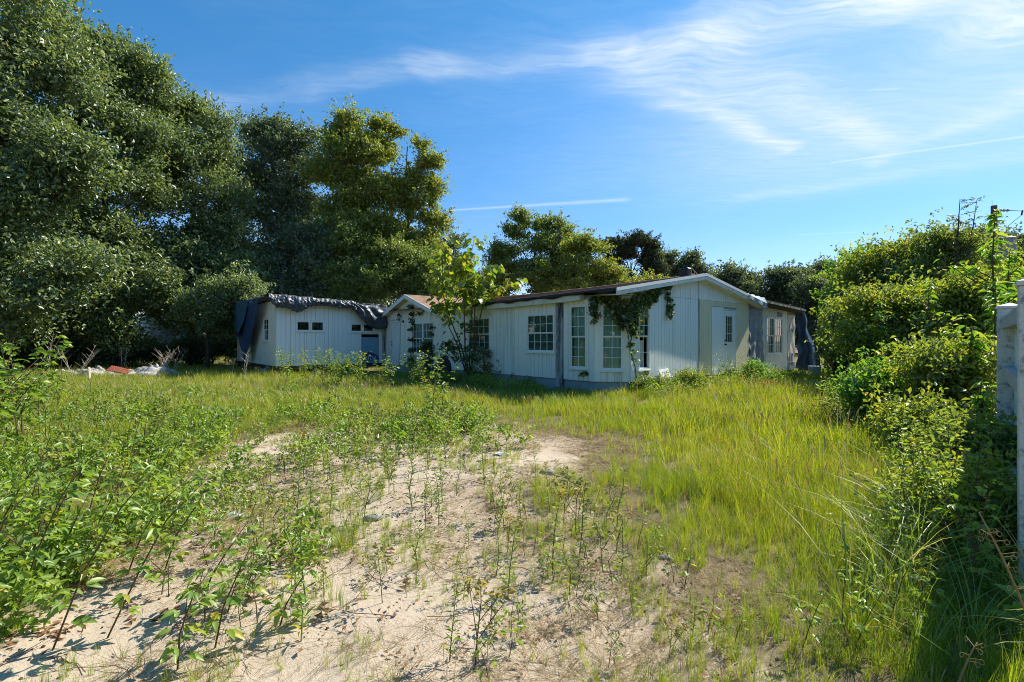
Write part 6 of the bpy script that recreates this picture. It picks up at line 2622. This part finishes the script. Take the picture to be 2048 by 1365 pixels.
def plant_many(name, kinds, spots, label, group, lean_rot=True, seed=0, smin=.8, smax=1.2):
    r = random.Random(seed)
    first = {}
    for (x, y, s) in spots:
        k = r.randrange(len(kinds))
        loc = (x, y, gz(x, y))
        rot = r.uniform(-.7, .7) if lean_rot else r.random() * 6.283
        if k not in first:
            first[k] = weed_proto(name, loc, *kinds[k], label, group, rot, s * r.uniform(smin, smax))
        else:
            copy_tree(first[k], loc, rot, s * r.uniform(smin, smax))


def px_spots(n, poly, r, smul=1.0, mind=0.0):
    """Random ground spots whose feet fall in a photo polygon, denser where the ground is near-uniform."""
    P = np.array([tuple(px_ground(*p)[:2]) for p in poly])
    out = []
    lo, hi = P.min(0), P.max(0)
    tries = 0
    while len(out) < n and tries < 40000:
        tries += 1
        x, y = r.uniform(lo[0], hi[0]), r.uniform(lo[1], hi[1])
        ins = False
        for i in range(len(P)):
            x1, y1 = P[i]
            x2, y2 = P[(i + 1) % len(P)]
            if (y1 > y) != (y2 > y) and x < (x2 - x1) * (y - y1) / (y2 - y1) + x1:
                ins = not ins
        if not ins or bool(indoors(np.array([x]), np.array([y]))[0]):
            continue
        if mind and any((x - a) ** 2 + (y - b) ** 2 < mind * mind for a, b, _ in out):
            continue
        out.append((x, y, smul))
    return out


rw_ = random.Random(77)
broad = [weed_parts(200 + i, .62, 8, .085, .35, 'weed', branch=i % 3) for i in range(4)]
tall = [weed_parts(220 + i, 1.15, 14, .10, .12, 'weed', branch=3 + i % 2, head=(i == 1)) for i in range(4)]
small = [weed_parts(240 + i, .30, 6, .06, .15, 'weed', branch=i % 2) for i in range(3)]
narrow = [weed_parts(260 + i, .50, 34, .075, .12, 'weed', narrow=True, tri=False) for i in range(3)]
wispy = [weed_parts(280 + i, .42, 7, .035, .10, 'weed_dull', branch=2 + i, head=True) for i in range(3)]
dull = [weed_parts(300 + i, .38, 9, .055, .2, 'weed_dull', branch=2) for i in range(3)]

# left weed mass: undergrowth as one cover, the standing plants one by one
left_poly = [(-260, 1365), (-260, 790), (120, 775), (330, 800), (430, 850), (390, 930), (330, 1010), (260, 1100), (150, 1260), (60, 1365)]
cover_k = []
for i in range(4):
    rr2 = np.random.default_rng(400 + i)
    pos, tint, out = blob_clumps([(0, 0, .16, .17, .17, .16)], 130, rr2, 6, (.04, .09), .8, .1)
    pos[:, 2] = np.maximum(pos[:, 2], .01)
    cover_k.append(leaf_mesh('weed_clump', pos, .052 if i < 3 else .042, M['weed'] if i != 2 else M['weed_dull'], out, .45, tint, rr2))
x, y = rand_pts(16000, -20, 1, 1.8, 17, gr)
pl = np.clip((-x - .7 - .16 * y + (vnoise(x, y, .8, 51) - .5) * 2.4) / 1.2, 0, 1) * np.clip((11 - y) / 6, .10, 1) * np.clip((17 - y) / 3, 0, 1)
pl *= np.where(sand_dist(x, y) > .25, .30, 1) * np.clip(vnoise(x, y, 1.6, 52) * 1.7 - .25, .05, 1)
kp = gr.random(len(x)) < pl * .6
x, y = x[kp], y[kp]
# middle island of weeds and the strip before the house
x2, y2 = rand_pts(5200, -5, 13, 5, 21, gr)
isl = np.exp(-(((x2 + 1.5) / 1.0) ** 2 + ((y2 - 8.2) / 1.3) ** 2)) * 1.0
wl = (x2 - A.x) * -D2.x + (y2 - A.y) * -D2.y
strip = ((wl > 0.1) & (wl < 1.5) & (x2 < 1.0)) * .6
gb = (x2 - Bp.x) * -D1.x + (y2 - Bp.y) * -D1.y
strip2 = ((gb > .15) & (gb < 1.6) & (x2 > 3.6)) * .75
rt = np.clip((x2 - brush_edge(y2) + .8) / .8, 0, 1) * .5
kp2 = gr.random(len(x2)) < np.maximum.reduce([isl, strip, strip2, rt])
x = np.concatenate([x, x2[kp2]])
y = np.concatenate([y, y2[kp2]])
k = len(x)
scatter('undergrowth', 'low leafy weeds covering the left side of the lot and the foot of the house', cover_k, np.stack([x, y, ground_z(x, y)], 1), np.stack([gr.normal(size=k) * .1, gr.normal(size=k) * .1, gr.random(k) * 6.283], 1),
        gr.uniform(.55, 1.25, k) * np.clip(1.15 - .0 * y, .6, 1.2), gr.choice(4, k, p=[.34, .3, .16, .2]))

plant_many('broadleaf_weed', broad, px_spots(130, [(-260, 1330), (-260, 860), (120, 800), (330, 830), (420, 900), (330, 1010), (150, 1180)], rw_), 'leafy green weed leaning right in the weed mass on the left', 'leafy weeds on the left side', seed=1)
plant_many('tall_weed', tall, px_spots(16, [(-160, 905), (95, 885), (80, 930), (-160, 960)], rw_, 1.28), 'tall leafy weed standing high at the left edge', 'tall weeds at the left edge', False, seed=2)
plant_many('tall_weed', tall, px_spots(30, [(550, 775), (560, 764), (740, 762), (860, 775), (900, 790), (760, 792)], rw_, .95), 'tall leafy weed in the strip before the left addition and entry', 'tall weeds before the entry', False, seed=3)
plant_many('tall_weed', tall[:2], [(px_ground(862, 862)[0], px_ground(862, 862)[1], .98), (px_ground(880, 858)[0], px_ground(880, 858)[1], .85), (px_ground(850, 840)[0], px_ground(850, 840)[1], .8)],
           'tall branching weed with brown seed heads at the far end of the sand', 'branching weeds at the far end of the sand', True, seed=4)
plant_many('small_weed', small + dull, px_spots(46, [(640, 930), (660, 850), (800, 800), (900, 830), (900, 910), (760, 950)], rw_, 1.1), 'low leafy weed in the green island left of centre', 'weeds of the green island', False, seed=5)
plant_many('small_weed', small + dull, px_spots(40, [(1000, 1000), (1200, 960), (1500, 1300), (1250, 1365), (900, 1365)], rw_, .7), 'tiny leafy weed on the sand right of centre', 'tiny weeds on the right sand', False, seed=17)
plant_many('small_weed', small, px_spots(34, [(380, 960), (470, 930), (680, 960), (620, 1120), (480, 1330), (250, 1330)], rw_), 'small leafy weed on the sand left of centre', 'small weeds on the sand', False, seed=6)
plant_many('stalk_weed', narrow, px_spots(52, [(420, 1365), (480, 960), (1000, 900), (1200, 1000), (1420, 1300), (1430, 1365)], rw_, 1.0, .12), 'thin upright weed with narrow leaves on the bare sand', 'narrow leaved weeds on the sand', False, seed=7, smin=.5)
plant_many('wispy_weed', wispy, px_spots(44, [(420, 1300), (520, 920), (1000, 890), (1250, 1000), (1500, 1340), (700, 1365)], rw_, 1.0, .1), 'wispy dull weed with tiny leaves on the bare sand', 'wispy weeds on the sand', False, seed=8, smin=.4)
plant_many('broadleaf_weed', broad, px_spots(20, [(1590, 1330), (1700, 1150), (1840, 1000), (1900, 1060), (1850, 1330)], rw_, .75), 'leafy weed rising from long grass below the fence', 'leafy weeds below the fence', False, seed=9)
plant_many('tall_weed', tall, px_spots(34, [(1275, 784), (1280, 770), (1480, 764), (1590, 772), (1590, 790), (1400, 793)], rw_, .62), 'bushy weed crowding the foot of the gable wall', 'bushy weeds along the gable foot', False, seed=15)
plant_many('broadleaf_weed', broad + dull, px_spots(26, [(1270, 788), (1275, 772), (1480, 768), (1560, 775), (1560, 800), (1400, 796)], rw_, 1.1), 'leafy weed at the foot of the gable wall', 'weeds at the gable foot', False, seed=10)
g = px_ground(1497, 786)
plant_many('broadleaf_weed', tall[2:], [(g.x, g.y, .75), (g.x + .3, g.y + .2, .85), (g.x - .35, g.y + .3, .95)], 'yellow green shrubby weed before the back door corner', 'shrubby weeds at the back door', False, seed=12)
g = px_ground(1690, 850)
plant_many('wispy_weed', wispy, px_spots(14, [(1560, 800), (1650, 790), (1720, 860), (1680, 900)], rw_, 1.4), 'tall wispy weed at the edge of the right field', 'wispy weeds at the field edge', False, seed=13)

# foreground weeds close enough to show single leaves
r = random.Random(5)
fg = [(105, 1300, .95), (30, 1240, .9), (215, 1275, .85), (150, 1160, .8), (60, 1130, .85), (255, 1150, .7), (330, 1140, .62), (10, 1060, .8), (130, 1050, .75), (230, 1030, .7), (430, 1290, .55), (355, 1330, .5),
      (300, 1010, .6), (-40, 1180, .95), (-60, 1300, .9), (380, 1040, .45), (480, 1200, .4), (560, 1245, .36), (400, 1215, .5)]
FG_LAB = ['tall leaning weed on bare sand, second stem in from the bottom left corner', 'large weed at the left edge just above the bottom corner stems', 'leaning dark stemmed weed on open sand, third stem from the left at the front',
          'large weed behind the front stems at the margin of the sand', 'large leaning weed deep in the leafy mass at the left edge', 'mid sized weed at the sand margin above the third front stem', 'mid sized weed standing out on the sand below the pale blue scrap',
          'large weed at the left edge, highest row of the big leaved weeds', 'big leaved weed in the highest row, second from the left edge', 'big leaved weed in the highest row beside the sand margin', 'smaller weed alone on the sand near the bottom, right of the leaning stems',
          'small leafy weed lowest and nearest the bottom edge left of centre', 'big leaved weed topping the sand margin left of the pale blue scrap', 'large weed half cut by the left edge, middle row', 'large weed half cut by the left edge, bottom row',
          'small weed just below and left of the pale blue scrap', 'small pointed leaf weed alone on the sand right of the leaning stems', 'smallest of the big leaved weeds, furthest right on the sand', 'low weed between the leaning stems and the pale blue scrap']
for i, (px, py, h) in enumerate(fg):
    g = px_ground(px, py)
    g.z = gz(g.x, g.y)
    lean = r.uniform(.25, .6)
    T = Thing('broadleaf_weed', tuple(g), FG_LAB[i], 'weed', 'large weeds in the left foreground')
    pts = [g, g + Vector((h * lean * .3, r.uniform(-.05, .05), h * .4)), g + Vector((h * lean * .7, r.uniform(-.08, .08), h * .75)), g + Vector((h * lean * 1.1, r.uniform(-.1, .1), h))]
    mb = MB()
    mb.tube(pts, [.005, .0045, .0035, .002], 5)
    so = T.part('stem', mb, M['stem'], smooth=True)
    nodes = int(10 + h * 10)
    for q in range(nodes):
        t = .10 + .90 * (q + .4) / nodes
        s = t * 3
        k = min(int(s), 2)
        p = pts[k].lerp(pts[k + 1], s - k)
        a = q * 2.39 + r.uniform(-.3, .3)
        ls = r.uniform(.070, .108) * (1.1 - .4 * t)
        b0 = p + Vector((math.cos(a), math.sin(a), .25)) * .045
        for da in (-.7, 0, .7):
            put_leaf(r.choice(OVAL), T.o, b0 - T.L, Vector((math.cos(a + da) + .15, math.sin(a + da), r.uniform(-.35, .2))), ls * (1 if da == 0 else .85), r)

plant_many('tall_weed', tall, px_spots(22, [(1740, 1180), (1790, 960), (1880, 930), (1985, 1020), (2010, 1240), (1850, 1330)], rw_, .66), 'leafy branching weed in the overgrown strip beside the fence', 'branching weeds beside the fence', False, seed=16)
# long blades at the fence foot
lb = [tuft_mesh('long_grass', 22, .85, .06, 1.1, .008, M['grass_green'], 500 + i, 5) for i in range(3)]
pts_ = px_spots(46, [(1650, 1365), (1760, 1120), (1850, 1000), (2020, 1060), (2200, 1365)], rw_)
k = len(pts_)
scatter('long_grass', 'long arching grass blades at the foot of the fence', lb, [(a, b, gz(a, b)) for a, b, _ in pts_], np.stack([gr.normal(size=k) * .1, gr.normal(size=k) * .1, gr.random(k) * 6.283], 1), gr.uniform(.55, 1.0, k), gr.integers(0, 3, k))

# dried seed stalks in the lower right corner
for i, (base, pts, lab) in enumerate((((1.92, 1.75), [(2075, 1290), (2040, 1195), (2005, 1115), (1958, 1025)], 'dry seed stalk with curled pods leaning left in the lower right corner'),
                                      ((1.62, 1.7), [(1905, 1400), (1925, 1345), (1940, 1310), (1955, 1285)], 'short dry seed stalk at the bottom edge right'))):
    dd = 1.95
    T = Thing('seed_stalk', (base[0], dd, 0), lab, 'weed')
    pp = [Vector((base[0] + .05, dd, 0))] + [px_at(a, b, dd) for a, b in pts]
    mb = MB()
    mb.tube(pp, [.006, .0055, .0045, .0035, .002], 6)
    st = T.part('stem', mb, M['seed'], smooth=True)
    r = random.Random(i)
    for q in range(13 if i == 0 else 6):
        t = r.uniform(1.6, 4.0) if i == 0 else r.uniform(2.6, 4)
        k = min(int(t), 3)
        p = pp[k].lerp(pp[k + 1], t - k)
        a = r.random() * 6.28
        ln = r.uniform(.02, .045)
        e = p + Vector((math.cos(a) * ln, math.sin(a) * ln, ln * .4))
        mb = MB()
        cur = [p, e]
        for w in range(6):
            th = w * 1.0
            cur.append(e + Vector((math.cos(a) * .008 * math.sin(th), math.sin(a) * .008 * math.sin(th), -.010 + .010 * math.cos(th))))
        mb.tube(cur, .0014, 4)
        T.part('seed_pod', mb, M['seed'], st)
g = px_ground(2036, 1300)
T = Thing('broadleaf_weed', tuple(g), 'pale leaved plant cut by the right edge near the fence foot', 'weed')
mb = MB()
top_ = px_at(2040, 1180, g.y)
mb.tube([g, g.lerp(top_, .6) + Vector((.02, 0, 0)), top_], [.006, .005, .003], 5)
so = T.part('stem', mb, M['stem_g'])
for q in range(9):
    p = g.lerp(top_, .35 + .65 * q / 8)
    a = q * 2.4
    put_leaf(LANCE[2], T.o, p - T.L, Vector((math.cos(a), math.sin(a) * .8, .5)), .12, r)

# dead stalks by the dark trees and pink thistles
for i, (px, py, top, dd, lab) in enumerate(((92, 760, 650, 17, 'bare grey dead stalk at the left edge before the dark trees'), (318, 752, 690, 22, 'tangled dry shrub beside the tattered sheets'), (345, 752, 700, 22.5, 'dry twiggy shrub right of the tangled one'),
                                            (245, 748, 690, 23, 'dry yellowish stalk just behind the rusty sheet'), (465, 750, 700, 21.5, 'pale dead stalk at the left end of the addition'), (490, 752, 705, 20.5, 'pale forked dead stalk before the hanging tarp'), (150, 752, 690, 20, 'bent dry stalks left of the tattered heap'))):
    r = random.Random(i + 3)
    x = at_px(px, dd)
    h = hz(top, dd)
    T = Thing('dead_shrub', (x, dd, 0), lab, 'dead shrub')
    nst = 2 if i in (0, 3, 4, 5) else 6
    for q in range(nst):
        a = r.random() * 6.28
        sp = .12 if nst == 2 else .5
        e = Vector((x + math.cos(a) * sp * h, dd + math.sin(a) * sp * h, h * r.uniform(.7, 1)))
        b0 = Vector((x, dd, 0))
        pts = [b0, b0.lerp(e, .5) + Vector((r.uniform(-.08, .08), 0, .06)), e]
        mb = MB()
        mb.tube(pts, [.014, .009, .004], 5)
        for w in range(7):
            p = pts[0].lerp(pts[2], r.uniform(.3, .95))
            aa = r.random() * 6.28
            ln = r.uniform(.15, .45)
            f_ = p + Vector((math.cos(aa) * ln * .8, math.sin(aa) * ln * .5, ln * .7))
            mb.tube([p, p.lerp(f_, .5) + Vector((0, 0, .02)), f_], [.006, .004, .002], 3)
        T.part('stalk', mb, M['deadwood'])
for i, (px, py, dd, lab) in enumerate(((284, 788, 12.4, 'pale pink thistle flower highest of the three in the left grass'), (276, 797, 12.2, 'deep pink thistle flower, middle of the three in the left grass'), (267, 802, 12.0, 'lilac thistle flower, lowest of the three in the left grass'),
                                       (289, 749, 19.5, 'pink flower before the tattered white sheet'), (122, 718, 18.5, 'pale lilac flower before the dark trees left'))):
    q = px_at(px, py, dd)
    T = Thing('thistle', (q.x, q.y, 0), lab, 'flower')
    mb = MB()
    mb.tube([(q.x, q.y, 0), (q.x + .03, q.y, q.z * .6), q], [.008, .006, .004], 5)
    T.part('stem', mb, M['stem_g'])
    mb = MB()
    for k in range(26):
        a = k * 2.4
        e_ = .3 + .7 * (k / 26)
        d_ = Vector((math.cos(a) * e_, math.sin(a) * e_, 1.1 - e_)).normalized()
        s_ = d_.orthogonal().normalized() * .008
        c = q + d_ * .055
        mb.add([q - s_, q + s_, c + s_ * .4, c - s_ * .4], [(0, 1, 2, 3)])
    T.part('flower_head', mb, M['petal'])
